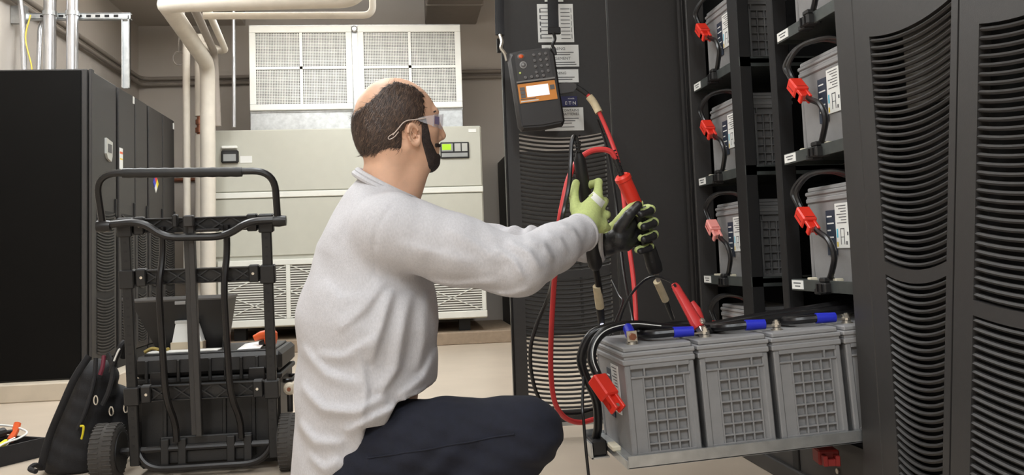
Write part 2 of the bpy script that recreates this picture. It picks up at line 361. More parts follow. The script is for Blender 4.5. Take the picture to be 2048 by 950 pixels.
part('strut_post', MB().box((-1.89, 6.36, 1.995), (-1.884, 6.40, 2.47)).box((-1.848, 6.36, 1.995), (-1.842, 6.40, 2.5)).box((-1.89, 6.385, 1.995), (-1.842, 6.40, 2.5)), m_galv, t)
part('wall_bracket', MB().box((XL+0.003, 6.33, 2.44), (-2.5, 6.37, 2.56)), m_galv, t)
for i in range(9): part('slot', MB().box((-2.42+i*0.06, 6.356, 2.487), (-2.39+i*0.06, 6.361, 2.503)), m_blackin, t)
part('clamp', MB().lathe([(0, 0.047), (0.03, 0.047)], (-2.335, 6.3, 2.48), (0, 0, 1), 16), m_galv, t)
part('clamp', MB().lathe([(0, 0.045), (0.03, 0.045)], (-2.19, 6.3, 2.48), (0, 0, 1), 16), m_galv, t)
solo('yellow_wire', MB().tube(crom([(-2.43, 6.2, 2.0), (-2.41, 6.2, 2.1), (-2.45, 6.2, 2.3), (-2.42, 6.2, 2.46)], 6), 0.005, 6), mat('yellow_wire', (212, 190, 70), 0.5), 'thin yellow wire hanging behind the steel conduits', 'wire')
# ------------------------------------------------------------------ left cabinet row
def smile(y0, y1, z, sag, n=9, pow_=1.0):
    return [(y0+(y1-y0)*i/(n-1), z-sag*(1-(2*i/(n-1)-1)**2)) for i in range(n)]
FX = -1.89
units = [(5.75, 6.265, 'nearest tall black cabinet of the left row, with a silver display', [(5.80, 6.24)]),
         (6.275, 6.985, 'middle tall black cabinet of the left row, with a white label', [(6.30, 6.655), (6.68, 6.97)]),
         (6.995, 7.79, 'farthest tall black cabinet of the left row, with a hazard diamond', [(7.02, 7.40), (7.425, 7.775)])]
cabs = []
for (ya, yb, lb, doors) in units:
    t = thing('equipment_cabinet', lb, 'cabinet', ((FX-2.57)/2, (ya+yb)/2, 0.105), 'tall black cabinets in the left row'); cabs.append(t)
    part('cabinet_body', MB().box((-2.57, ya, 0.105), (FX-0.02, yb, 1.995), 0.006), m_black, t)
    part('plinth', MB().box((FX-0.02, ya+0.01, 0.107), (FX-0.008, yb-0.01, 0.19)), m_blackin, t)
    for (a, b) in doors:
        d = part('door', MB().box((FX-0.02, a, 0.2), (FX, b, 1.985), 0.005), m_black, t)
        w = (b-a)
        part('vent_backing', MB().box((FX-0.001, a+0.05, 0.25), (FX+0.001, b-0.05, 1.13)), m_blackin, d)
        mb = MB()
        for k in range(46):
            z = 1.12-k*0.0185-(0.04 if k > 26 else 0)
            p = smile(a+0.05, b-0.05, z, 0.018, 7)
            mb.tube([(FX+0.003, q[0], q[1]) for q in p], 0.0055, 4)
        part('vent_slats', mb, m_black, d, kind='stuff')
        if a > 5.9 or True: part('handle', MB().box((FX, b-0.035, 1.10), (FX+0.012, b-0.02, 1.22), 0.004), m_blackp, d)
t = cabs[0]
part('edge_trim', MB().box((FX-0.05, 5.738, 0.11), (FX-0.02, 5.75, 1.99), 0.003).box((FX-0.012, 5.744, 0.11), (FX+0.008, 5.79, 1.995), 0.004), m_black, t)
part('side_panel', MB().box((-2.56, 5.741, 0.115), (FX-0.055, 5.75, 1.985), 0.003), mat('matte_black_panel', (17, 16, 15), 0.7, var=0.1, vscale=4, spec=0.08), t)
bz = part('display_bezel', MB().prism([(6.005, 1.60), (6.125, 1.585), (6.12, 1.49), (6.10, 1.455), (6.03, 1.47), (6.005, 1.50)], 0, FX, FX+0.014), mat('silver_bezel', (196, 196, 190), 0.4, 0.3), t, 'silver display bezel')
part('screen', MB().box((FX+0.014, 6.03, 1.51), (FX+0.016, 6.10, 1.565)), mat('screen_dark', (58, 56, 62), 0.2), bz)
t = cabs[1]
l = part('notice', MB().box((FX+0.0005, 6.305, 1.43), (FX+0.003, 6.375, 1.575)), m_paper, t, 'white label with orange bands')
part('band', MB().box((FX+0.003, 6.31, 1.535), (FX+0.0036, 6.37, 1.55)), m_orange, l)
part('band', MB().box((FX+0.003, 6.31, 1.495), (FX+0.0036, 6.37, 1.505)), mat('yellow', (230, 200, 60)), l)
part('tag', MB().box((FX+0.0005, 6.61, 1.93), (FX+0.004, 6.645, 1.98)), m_paper, t)
t = cabs[2]
yc, zc, r = 7.2, 1.41, 0.075
for nm, c, q in (('blue', (60, 70, 190), [(yc-r, zc), (yc-r/2, zc+r/2), (yc, zc), (yc-r/2, zc-r/2)]), ('red', (222, 60, 60), [(yc, zc+r), (yc+r/2, zc+r/2), (yc, zc), (yc-r/2, zc+r/2)]),
                 ('yellow', (236, 214, 60), [(yc+r, zc), (yc+r/2, zc-r/2), (yc, zc), (yc+r/2, zc+r/2)]), ('white', (236, 236, 230), [(yc, zc-r), (yc-r/2, zc-r/2), (yc, zc), (yc+r/2, zc-r/2)])):
    part('hazard_square', MB().prism(q, 0, FX+0.0005, FX+0.003), mat('haz_'+nm, c, 0.6), t, nm+' quarter of the hazard diamond')
part('tag', MB().box((FX+0.0005, 7.735, 1.91), (FX+0.004, 7.77, 1.96)), m_paper, t)
# ------------------------------------------------------------------ battery rack on the right
RX = 1.185
t = thing('battery_rack', 'tall open black battery rack with two columns of shelves', 'rack', (1.55, 2.9, 0))
RACK = t
m_post = mat('rack_post_black', (30, 29, 29), 0.55, spec=0.3)
def post(nm, ya, yb, x0=RX, x1=RX+0.05, z0=0.05, z1=2.35, m=m_black): return part(nm, MB().box((x0, ya, z0), (x1, yb, z1), 0.003), m, t)
post('far_jamb', 3.50, 3.62, RX-0.015, RX+0.06)
part('jamb_edge', MB().box((RX-0.028, 3.515, 0.06), (RX-0.015, 3.545, 2.35), 0.002), m_blackm, t)
post('mid_post', 2.985, 3.075, RX-0.005, RX+0.04, m=m_post)
post('inner_post', 2.70, 2.745, RX, RX+0.05, m=m_post)
post('rear_post', 2.99, 3.06, 1.93, 1.98, m=m_blackin); post('rear_post', 2.70, 2.75, 1.93, 1.98, m=m_blackin)
part('back_panel', MB().box((2.0, 2.267, 0.05), (2.02, 3.62, 2.35)), m_blackin, t)
part('far_side_panel', MB().box((RX+0.03, 3.60, 0.05), (2.0, 3.62, 2.35)), m_blackin, t)
part('near_side_panel', MB().box((RX+0.09, 2.266, 0.05), (2.0, 2.270, 2.35)), m_blackin, t)
part('roof_panel', MB().box((RX, 2.267, 2.33), (2.0, 3.62, 2.36)), m_black, t)
b = part('base_skirt', MB().box((RX-0.01, 2.267, 0.0), (2.0, 3.62, 0.055), 0.004).box((RX+0.005, 2.267, 0.055), (RX+0.02, 3.5, 0.20)), m_black, t)
for y in (2.45, 2.95, 3.3): part('bolt_hole', MB().lathe([(0, 0.008), (0.004, 0.008)], (RX+0.004, y, 0.11), (-1, 0, 0), 8), m_tin, t)
m_shelf = mat('shelf_steel', (84, 88, 86), 0.45, 0.55, var=0.15, vscale=30)
ZS = [1.376, 0.994, 0.608, 0.222]
for ci, (ya, yb) in enumerate(((2.985, 3.485), (2.272, 2.665))):
    for ri, z in enumerate(ZS):
        if ci == 1 and ri == 3: continue
        sh = part('shelf', MB().box((RX+0.004, ya, z+0.012), (1.95, yb, z+0.028)).box((RX-0.004, ya, z), (RX+0.004, yb, z+0.034), 0.001).box((RX, yb-0.008, z), (1.95, yb, z+0.034)).box((RX, ya, z), (1.95, ya+0.008, z+0.034)), m_shelf, t)
        lbx = part('shelf_label', MB().box((RX-0.006, yb-0.085, z+0.005), (RX-0.004, yb-0.008, z+0.031)), m_paper, sh)
        part('shelf_print', MB().box((RX-0.0065, yb-0.07, z+0.021), (RX-0.006, yb-0.02, z+0.0245)).box((RX-0.0065, yb-0.065, z+0.012), (RX-0.006, yb-0.03, z+0.0155)), m_ink, sh)
        part('screw', MB().lathe([(0, 0.007), (0.003, 0.005)], (RX-0.004, yb-0.25, z+0.01), (-1, 0, 0), 8), m_tin, sh)
        part('end_clip', MB().box((RX+0.006, yb-0.27, z+0.028), (RX+0.03, yb-0.245, z+0.04), 0.002).box((RX+0.006, yb-0.11, z+0.028), (RX+0.03, yb-0.09, z+0.04), 0.002), mat('cream_plastic', (216, 208, 186), 0.5), sh)
# small parts under the shelves near the pulled-out tray
part('hanging_wire', MB().tube(crom([(RX+0.1, 2.35, 0.6), (RX+0.1, 2.345, 0.56), (RX+0.11, 2.36, 0.51)], 6), 0.006, 6), m_paper, t)
part('hanging_wire', MB().tube(crom([(RX+0.06, 2.26, 0.6), (RX+0.06, 2.245, 0.57), (RX+0.06, 2.25, 0.53)], 6), 0.006, 6), m_cable, t)
for i in range(3): part('loose_wire', MB().tube(crom([(RX+0.1, 2.42+i*0.01, 0.17), (RX+0.06, 2.36, 0.12-i*0.01), (RX+0.03, 2.28, 0.10-i*0.012), (RX+0.05, 2.2, 0.11)], 6), 0.004, 6), [m_paper, m_copper, m_redcable][i], t)
# doors: open one at the far end, facing the camera
def grille_door(t, frame, ex0, ex1, gx0, gx1, slant=(0, 0), name='door', z0=0.06, z1=2.3, thick=0.028, slm=None, sections=((1.245, 31), (0.655, 30)), pitch=0.0179, sag=0.02):
    """frame(u, v, w) -> world; u across the door, v up, w out of its face. Grille between gx0 and gx1; slant shifts gx0/gx1 per metre below the top."""
    g0 = lambda v: gx0+slant[0]*(1.25-v); g1 = lambda v: gx1+slant[1]*(1.25-v)
    mb = MB()
    def quad(pts2):
        n = len(pts2); vs = [frame(p[0], p[1], 0) for p in pts2]+[frame(p[0], p[1], -thick) for p in pts2]
        mb.add(vs, [tuple(range(n)), tuple(range(n, 2*n))[::-1]]+[(k, (k+1) % n, n+(k+1) % n, n+k) for k in range(n)])
    def arc(v, n=13): return [(g0(v)+(g1(v)-g0(v))*i/(n-1), v-sag*(1-(2*i/(n-1)-1)**2)) for i in range(n)]
    e0 = lambda v: ex0+slant[0]*(1.25-v); e1 = lambda v: ex1+slant[1]*(1.25-v)
    quad([(e0(z0), z0), (g0(z0), z0), (g0(z1), z1), (e0(z1), z1)]); quad([(g1(z0), z0), (e1(z0), z0), (e1(z1), z1), (g1(z1), z1)])
    tops = []
    edges = [z1]
    for (zt, n) in sections: edges += [zt+pitch*0.6, zt-pitch*(n-1)-pitch*0.6]
    edges.append(z0)
    for i in range(0, len(edges), 2):
        hi, lo = edges[i], edges[i+1]
        top = [(g0(hi), hi), (g1(hi), hi)] if i == 0 else arc(hi)
        bot = [(g0(lo), lo), (g1(lo), lo)] if i+2 >= len(edges) else arc(lo)
        quad(bot+top[::-1])
    d = part(name, mb, m_black, t)
    for (zt, n) in sections:
        for k in range(n):
            v = zt-k*pitch; s = MB().tube([frame(a-0.0, b, -0.008) for a, b in arc(v)], 0.0058, 6, up=frame(0, 1, 0)-frame(0, 0, 0), flat=(0.85, 1.3))
            part('slat', s, m_black, d)
    return d
DY = 3.70
fr_open = lambda u, v, w: np.array([u, DY-w, v])
d = grille_door(RACK, fr_open, 0.437, 0.883, 0.489, 0.857, name='open_door')
fp = part('flat_panel', MB().box((0.889, DY-0.002, 0.06), (1.20, DY+0.026, 2.3), 0.003), m_black, RACK)
part('door_edge', MB().box((0.428, DY-0.004, 0.06), (0.437, DY+0.03, 2.3), 0.002), m_blackm, d)
part('bottom_strip', MB().box((0.44, DY-0.004, 0.045), (1.2, DY+0.02, 0.06)), m_galv, d)
part('latch', MB().box((0.41, DY-0.0, 1.60), (0.428, DY+0.02, 1.66), 0.003), m_blackm, d)
# notices on the open door
def sheet(nm, x0, x1, z0, z1, m=m_paper, parent=d, lines=(), label=None, y=DY-0.003):
    s = part(nm, MB().box((x0, y, z0), (x1, y+0.002, z1)), m, parent, label)
    mb = MB()
    for (a, b, z, h) in lines: mb.box((a, y-0.0006, z), (b, y, z+h))
    if lines: part('print', mb, m_ink, s, kind='stuff')
    return s
ls = []
for k in range(9):
    z = 1.785-k*0.016; ls += [(0.60, 0.645, z, 0.003), (0.685, 0.725, z-0.003, 0.003)]
for k in range(5): ls += [(0.595, 0.60, 1.655+k*0.028, 0.018), (0.73, 0.732, 1.655+k*0.028, 0.02)]
sheet('wiring_chart', 0.586, 0.74, 1.64, 1.805, lines=ls, label='white sheet with a printed wiring chart')
sheet('upper_sheet', 0.62, 0.70, 1.815, 1.86)
s1 = sheet('warning_sheet', 0.60, 0.757, 1.535, 1.628, lines=[(0.62, 0.735, 1.594, 0.003), (0.62, 0.72, 1.585, 0.003), (0.61, 0.74, 1.552, 0.003), (0.61, 0.745, 1.543, 0.003)], label='white warning notice')
def dtext(body, size, x, z, par, m=m_ink, align='RIGHT'): part('lettering', text_mb(body, size, (x, DY-0.0032, z), (1, 0, 0), (0, 0, 1), align=align), m, par, smooth=0)
dtext('WARNING', 0.018, 0.70, 1.606, s1); dtext('MANAGEMENT', 0.018, 0.722, 1.564, s1)
s2 = sheet('warning_sheet', 0.60, 0.752, 1.467, 1.523, lines=[(0.62, 0.735, 1.488, 0.003), (0.62, 0.725, 1.479, 0.003)], label='narrow white warning notice')
dtext('WARNING', 0.016, 0.70, 1.502, s2)
s3 = sheet('maker_plate', 0.62, 0.742, 1.365, 1.408, m=mat('plate_blue', (38, 38, 84), 0.4), label='dark blue maker plate with white lettering')
dtext('E\u00b7T\u00b7N', 0.02, 0.737, 1.372, s3, m_paper); dtext('POWER', 0.008, 0.73, 1.395, s3, m_paper)
s4 = sheet('contents_sheet', 0.60, 0.766, 1.262, 1.36, lines=[(0.62, 0.745, 1.312, 0.003), (0.62, 0.73, 1.302, 0.003), (0.62, 0.715, 1.292, 0.003), (0.62, 0.725, 1.276, 0.003)], label='white notice about batteries')
dtext('CONTAINS', 0.015, 0.748, 1.343, s4); dtext('BATTERIES', 0.015, 0.748, 1.327, s4)
# ------------------------------------------------------------------ near cabinet with grille doors
t = thing('grille_cabinet', 'tall black cabinet with curved slatted doors at the right edge', 'cabinet', (1.6, 1.5, 0))
NX = 1.165
part('cabinet_body', MB().box((NX+0.10, 0.75, 0.03), (2.0, 2.155, 2.35)), m_blackin, t)
part('base_skirt', MB().box((NX+0.02, 0.75, 0), (2.0, 2.155, 0.06)), m_black, t)
part('corner_frame', MB().box((NX+0.002, 2.16, 0.03), (NX+0.09, 2.262, 2.35), 0.006), m_black, t)
fr_near = lambda u, v, w: np.array([NX-w, -u, v])
d1 = grille_door(t, fr_near, -2.156, -1.722, -2.085, -1.745, slant=(0, -0.155), name='door')
d2 = grille_door(t, fr_near, -1.716, -1.20, -1.65, -1.30, slant=(-0.155, 0), name='door', sections=((1.165, 31), (0.575, 28)))
part('far_door', MB().box((NX, 0.75, 0.06), (NX+0.028, 1.19, 2.3), 0.003), m_black, t)
part('document_pouch', MB().box((NX+0.05, 1.80, 1.06), (NX+0.06, 2.02, 1.34)), mat('pouch', (104, 100, 94), 0.7, var=0.3, vscale=40), t)
# ------------------------------------------------------------------ batteries
BW, BL, BH = 0.192, 0.34, 0.28
def battery_meshes():
    out = []
    mb = MB()
    lo = [(0.009, 0.014), (BW-0.009, 0.014), (BW-0.009, BL-0.014), (0.009, BL-0.014)]; hi = [(0.005, 0.013), (BW-0.005, 0.013), (BW-0.005, BL-0.013), (0.005, BL-0.013)]
    mb.add([p+(0,) for p in lo]+[p+(0.236,) for p in hi], [(3, 2, 1, 0), (4, 5, 6, 7), (0, 1, 5, 4), (1, 2, 6, 5), (2, 3, 7, 6), (3, 0, 4, 7)])
    for x, y in ((0.004, 0.004), (BW-0.020, 0.004), (0.004, BL-0.016), (BW-0.020, BL-0.016)):
        mb.box((x, y-0.001, 0.0), (x+0.016, y+0.015, 0.232), 0.003)
    out.append(('case', mb, m_case))
    mb = MB().box((0.0, 0.0, 0.232), (BW, BL, 0.247), 0.003).box((0.003, 0.003, 0.246), (BW-0.003, BL-0.003, 0.255), 0.002).box((-0.001, -0.001, 0.254), (BW+0.001, BL+0.001, 0.266), 0.003).box((0.005, 0.005, 0.265), (BW-0.005, BL-0.005, 0.279), 0.004)
    out.append(('lid', mb, m_lid))
    for sy in (0, 1):
        mb = MB()
        def rb(x0, z0, x1, z1, dpt=0.0055):
            y0, y1 = (0.0015, 0.0145) if sy == 0 else (BL-0.0145, BL-0.0015)
            mb.box((x0, y0, z0), (x1, y1, z1), 0.0007)
        rw = 0.0042
        gx = [0.048+i*0.0268 for i in range(5)]
        rb(0.018, 0.198, BW-0.018, 0.203); rb(0.018, 0.222, BW-0.018, 0.232); rb(0.018, 0.0, BW-0.018, 0.012)
        y0_, y1_ = (0.006, 0.0145) if sy == 0 else (BL-0.0145, BL-0.006)
        mb.box((0.018, y0_, 0.01), (0.048, y1_, 0.2)).box((0.158, y0_, 0.01), (BW-0.018, y1_, 0.2))
        rb(0.052, 0.203, 0.0565, 0.224); rb(0.140, 0.203, 0.1445, 0.224)
        for x in gx: rb(x, 0.012, x+rw, 0.198)
        for k in range(1, 7): rb(gx[0], 0.198-k*0.0282, gx[-1]+rw, 0.198-k*0.0282+0.004)
        out.append(('rib_grid', mb, m_case))
    return out
bm_parts = [(n, mb.mesh('battery_'+n, m, 30)) for n, mb, m in battery_meshes()]
lab = MB().box((0.0035, 0.085, 0.095), (0.0065, 0.165, 0.222))
mb2 = MB()
for k in range(7): mb2.box((0.003, 0.10, 0.213-k*0.008), (0.0036, 0.155-0.012*(k % 3), 0.2155-k*0.008))
for (y0, z0, y1, z1) in ((0.115, 0.105, 0.118, 0.15), (0.135, 0.105, 0.138, 0.15), (0.115, 0.148, 0.138, 0.151), (0.118, 0.125, 0.135, 0.127), (0.093, 0.13, 0.100, 0.14), (0.1, 0.104, 0.108, 0.114)): mb2.box((0.003, y0, z0), (0.0036, y1, z1))
mb3 = MB().box((0.003, 0.154, 0.099), (0.0036, 0.161, 0.113)); mb4 = MB().box((0.003, 0.152, 0.125), (0.0036, 0.160, 0.150))
mb5 = MB().box((0.0035, 0.168, 0.075), (0.0065, 0.222, 0.205))
mb6 = MB()
for k, w in enumerate((0.03, 0.04, 0.02, 0.035, 0.03)): mb6.box((0.003, 0.215-w, 0.185-k*0.02), (0.0036, 0.215, 0.189-k*0.02))
lab_parts = [('white_label', lab.mesh('white_label', m_paper)), ('label_print', mb2.mesh('label_print', m_ink)), ('label_mark', mb3.mesh('lm', mat('yellow', (230, 200, 60)))), ('label_mark', mb4.mesh('lm2', mat('cyan', (90, 190, 215)))), ('dark_label', mb5.mesh('dark_label', m_navy)), ('label_print', mb6.mesh('lp2', m_paper))]
posts = [('terminal', MB().lathe([(0, 0.016), (0.003, 0.016), (0.003, 0.011), (0.008, 0.011)], (x, y, 0.278), (0, 0, 1), 12).mesh('terminal', m_tin)) for x, y in ((0.045, 0.065), (BW-0.045, BL-0.065))]
def battery(loc, label, group, rot=(0, 0, 0)):
    o = local_thing('battery', label, 'battery', loc, rot, group)
    ow = None
    for n, me in bm_parts+posts: 
        c = bpy.data.objects.new(n, me); COL.objects.link(c); c.parent = o
    for n, me in lab_parts:
        c = bpy.data.objects.new(n, me); COL.objects.link(c)
        if n in ('white_label', 'dark_label'): c.parent = o; ow = c
        else: c.parent = ow
    return o
# red connector lead, local frame = battery frame
def lead(loc, label, red=m_red, rot=(0, 0, 0), hang=1.0):
    o = local_thing('battery_lead', label, 'battery cable', loc, rot, 'battery leads with red connectors')
    for dy in (0.0, -0.028):
        p = crom([(0.03, 0.12+dy, 0.296), (0.0, 0.17+dy, 0.315), (-0.035, 0.255+dy, 0.312), (-0.055, 0.305+dy, 0.27), (-0.05, 0.295+dy*0.6, 0.235), (-0.045, 0.27+dy*0.4, 0.205)], 6)
        part('upper_cord', MB().tube(p, 0.0075, 8), m_cable, o)
    ax = Vector((0.0, -0.8, -0.6)); c0 = np.array((-0.045, 0.275, 0.208))
    R = Matrix.Rotation(math.atan2(0.62, 0.78), 3, 'X')
    def orient(mbx): mbx.v = [tuple(np.array(R @ Vector(p))+c0) for p in mbx.v]; return mbx
    c = part('connector', orient(MB().box((-0.021, -0.062, -0.019), (0.021, 0.0, 0.019), 0.004).box((-0.017, -0.085, -0.017), (0.017, -0.06, 0.006), 0.002).box((-0.017, -0.098, -0.017), (-0.008, -0.06, 0.012), 0.002).box((0.008, -0.098, -0.017), (0.017, -0.06, 0.012), 0.002)), red, o, 'red plastic connector')
    part('contact', orient(MB().box((-0.006, -0.088, -0.010), (-0.002, -0.084, 0.002)).box((0.002, -0.088, -0.010), (0.006, -0.084, 0.002))), m_tin, c)
    part('groove', orient(MB().box((-0.0222, -0.05, -0.004), (-0.0212, -0.012, -0.001)).box((-0.014, -0.055, 0.0188), (0.014, -0.052, 0.0195))), mat('dark_red', (150, 28, 22), 0.5), c)
    p = crom([(-0.03, 0.255, 0.190), (-0.035, 0.20, 0.148), (-0.036, 0.135, 0.12), (-0.036, 0.105, 0.075), (-0.036, 0.125, 0.03), (-0.036, 0.145, 0.005)], 7)
    part('lower_cord', MB().tube(p, 0.0085, 8), m_cable, o)
    q = part('plug', MB().box((-0.06, 0.125, -0.03), (-0.018, 0.185, 0.0), 0.004).box((-0.055, 0.165, -0.035), (-0.02, 0.205, -0.018), 0.003).box((-0.058, 0.132, 0.0), (-0.022, 0.165, 0.014), 0.004), m_blackp, o, 'black cable plug')
    part('plug_ridge', MB().box((-0.064, 0.14, -0.026), (-0.06, 0.145, -0.004)), m_blackm, q); part('plug_ridge', MB().box((-0.064, 0.165, -0.026), (-0.06, 0.17, -0.004)), m_blackm, q)
    return o
rows = ['top', 'second', 'third', 'lowest']
for ri, z in enumerate(ZS):
    battery((1.222, 3.085, z+0.029), f'grey battery on the {rows[ri]} shelf of the far rack column', 'batteries in the far rack column')
    lead((1.222, 3.085, z+0.029), f'cable with a {"pale " if ri == 2 else ""}red connector at the {rows[ri]} battery of the far column', m_redtag if ri == 2 else m_red)
    if ri < 3:
        battery((1.222, 2.28, z+0.029), f'grey battery on the {rows[ri]} shelf of the near rack column', 'batteries in the near rack column')
        lead((1.222, 2.28, z+0.029), f'cable with a red connector at the {rows[ri]} battery of the near column')
# ------------------------------------------------------------------ pulled-out tray
TR = math.radians(-2.75); TO = np.array((0.548, 2.268, 0.196))
t = local_thing('battery_tray', 'galvanised sliding tray pulled out of the near rack column', 'tray', TO, (0, TR, 0))
part('tray_floor', MB().box((0.0, 0.002, 0.016), (1.36, 0.366, 0.022)), m_galv, t)
for y0, y1 in ((0.0, 0.004), (0.364, 0.368)): part('side_channel', MB().box((0.0, y0, 0.0), (1.36, y1, 0.030), 0.001).box((0.0, min(y0, 0.35), 0.0), (1.36, max(y1, 0.018), 0.003)), m_galv, t)
part('top_flange', MB().box((0.0, 0.0, 0.0285), (1.36, 0.010, 0.0315), 0.001), m_galv, t)
part('end_flange', MB().box((-0.004, 0.0, 0.0), (0.0, 0.368, 0.022), 0.001), m_galv, t)
def tray_pt(p): return TO+np.array(Matrix.Rotation(TR, 3, 'Y') @ Vector(tuple(map(float, p))))
part('plug_bracket', MB().box((-0.055, 0.20, -0.012), (-0.050, 0.30, 0.03)).box((-0.055, 0.20, -0.012), (-0.004, 0.30, -0.008)).box((-0.055, 0.295, -0.01), (-0.004, 0.30, 0.05)), m_galv, t)
pg = part('tray_plug', MB().box((-0.05, 0.207, -0.007), (-0.008, 0.29, 0.035), 0.004), m_blackp, t, 'black power plug on the tray end')
part('clip', MB().box((-0.012, 0.12, 0.02), (0.012, 0.185, 0.034), 0.003), mat('cream_plastic', (216, 208, 186), 0.5), t)
names = ['grey battery at the outer end of the pulled-out tray', 'second grey battery from the outer end of the tray', 'third grey battery on the tray, beside the rack', 'fourth grey battery on the tray, half inside the rack']
for i in range(4): battery(tray_pt((0.012+0.2*i, 0.012, 0.0225)), names[i], 'batteries on the pulled-out tray', (0, TR, 0))
# cables on the tray (tray frame)
ZT = 0.305
def tl(name, label, cat, grp=None): return local_thing(name, label, cat, TO, (0, TR, 0), grp)
def lug(o, x, y, dx=1):
    part('lug', MB().box((min(x, x-dx*0.045), y-0.009, ZT+0.007), (max(x, x-dx*0.045)+0.004, y+0.009, ZT+0.011), 0.001).lathe([(0, 0.012), (0.006, 0.012)], (x, y, ZT+0.005), (0, 0, 1), 10), m_tin, o)
    part('bolt', MB().lathe([(0, 0.012), (0.003, 0.012), (0.003, 0.0095), (0.009, 0.0095), (0.009, 0.0055), (0.013, 0.0055)], (x, y, ZT+0.011), (0, 0, 1), 6), m_tin, o)
    part('heat_shrink', MB().tube([(x-dx*0.032, y, ZT+0.015), (x-dx*0.085, y+0.004, ZT+0.017)], [0.0135, 0.0145], 12), m_blue, o, 'blue heat-shrink sleeve')
for i in range(3):
    o = tl('jumper_cable', ['short black jumper cable joining the first and second tray batteries', 'short black jumper cable joining the second and third tray batteries', 'short black jumper cable joining the third and fourth tray batteries'][i], 'battery cable', 'jumper cables on the tray')
    x1 = 0.012+0.2*(i+1)+0.045; x0 = x1-0.2+0.055; y1 = 0.077
    lug(o, x1, y1)
    p = crom([(x1-0.08, y1+0.003, ZT+0.017), (x1-0.14, y1+0.02, ZT+0.016), (x0-0.01, y1+0.07, ZT+0.014), (x0-0.01, y1+0.17, ZT+0.014)], 7)
    part('cord', MB().tube(p, 0.0115, 10), m_cable, o)
    part('far_sleeve', MB().tube([(x0-0.01, y1+0.165, ZT+0.014), (x0-0.01, y1+0.20, ZT+0.014)], 0.0135, 10), m_blue, o, 'blue heat-shrink sleeve')
# end terminal of battery one
o = tl('terminal_lug', 'upright lug with a blue sleeve on the outer tray battery', 'cable lug')
part('lug_plate', MB().box((0.043, 0.070, ZT), (0.071, 0.076, ZT+0.032), 0.004).box((0.043, 0.070, ZT), (0.071, 0.092, ZT+0.005), 0.001), m_tin, o)
part('nut', MB().lathe([(0, 0.010), (0.007, 0.010)], (0.057, 0.068, ZT+0.017), (0, -1, 0), 6), m_copper, o)
part('sleeve', MB().tube([(0.057, 0.082, ZT+0.02), (0.062, 0.13, ZT+0.034)], 0.0145, 12), m_blue, o)
part('cord', MB().tube(crom([(0.062, 0.125, ZT+0.032), (0.09, 0.2, ZT+0.025), (0.2, 0.26, ZT+0.018), (0.3, 0.27, ZT+0.015)], 6), 0.0115, 10), m_cable, o)
# output cables at the tray end (world points)
o = thing('output_cable', 'thick black cable looping from the tray plug over the batteries', 'battery cable', tray_pt((-0.03, 0.25, 0)))
def wp(px, py, Y): return at(px, py, Y=Y)
P1 = [tray_pt((-0.03, 0.25, 0.03)), wp(1196, 850, 2.50), wp(1192, 800, 2.48), wp(1172, 755, 2.46), wp(1162, 715, 2.46), wp(1180, 672, 2.46), wp(1215, 655, 2.46), wp(1270, 650, 2.47), wp(1330, 656, 2.46), wp(1400, 655, 2.46), wp(1500, 637, 2.45), wp(1600, 622, 2.45), wp(1690, 608, 2.45), wp(1760, 600, 2.45)]
part('cord', MB().tube(crom(P1, 7), 0.0125, 12), m_cable, o)
o = thing('output_cable', 'thick black cable with a red connector hanging off the tray end', 'battery cable', tray_pt((-0.03, 0.18, 0.1)))
P2 = [wp(1197, 755, 2.37), wp(1184, 720, 2.38), wp(1188, 688, 2.39), wp(1212, 662, 2.40), wp(1262, 650, 2.41), wp(1320, 654, 2.41), wp(1400, 660, 2.41), wp(1500, 645, 2.41), wp(1620, 628, 2.41), wp(1740, 612, 2.41)]
pc = crom(P2, 7)
part('cord', MB().tube(pc, 0.0125, 12), m_cable, o)
part('print_line', MB().tube([p+np.array((0, -0.0124, 0.004)) for p in pc[2:36]], 0.0016, 4), m_paper, o)
ca, cb = wp(1193, 755, 2.36), wp(1238, 820, 2.30)
axv = Vector(tuple(cb-ca)); Lc = axv.length; Rq = axv.normalized().to_track_quat('Y', 'X').to_matrix()
def co(mbx): mbx.v = [tuple(np.array(Rq @ Vector(p))+ca) for p in mbx.v]; return mbx
c = part('connector', co(MB().box((-0.018, 0, -0.024), (0.018, Lc*0.62, 0.024), 0.004).box((-0.016, Lc*0.6, -0.019), (0.004, Lc*0.92, 0.019), 0.002).box((-0.016, Lc*0.6, -0.019), (0.013, Lc, -0.010), 0.002).box((-0.016, Lc*0.6, 0.010), (0.013, Lc, 0.019), 0.002)), m_red, o, 'red plastic connector')
part('contact', co(MB().box((0.0, Lc*0.85, -0.005), (0.008, Lc*0.93, 0.005))), m_tin, c)
part('groove', co(MB().box((-0.012, Lc*0.08, 0.0238), (0.010, Lc*0.1, 0.0246)).box((-0.012, Lc*0.5, 0.0238), (0.010, Lc*0.52, 0.0246))), mat('dark_red', (150, 28, 22), 0.5), c)
# connector lying under the tray, the tray's shade put into its red
ca, cb = at(1645, 906, X=1.12), at(1690, 938, X=1.09)
axv = Vector(tuple(cb-ca)); Lc = 0.085; Rq = axv.normalized().to_track_quat('Y', 'X').to_matrix()
c = solo('loose_connector', co(MB().box((-0.02, 0, -0.028), (0.02, Lc*0.7, 0.028), 0.004).box((-0.018, Lc*0.7, -0.022), (0.010, Lc, -0.010), 0.002).box((-0.018, Lc*0.7, 0.010), (0.010, Lc, 0.022), 0.002).box((-0.018, Lc*0.65, -0.02), (0.0, Lc*0.95, 0.02), 0.002).tube(crom([(0, 0.01, 0), (0, -0.06, 0.01), (0.02, -0.16, 0.02)], 5), 0.009, 8)), mat('shaded_red', (132, 30, 26), 0.5), 'red connector below the tray, its colour darkened for shade', 'connector')

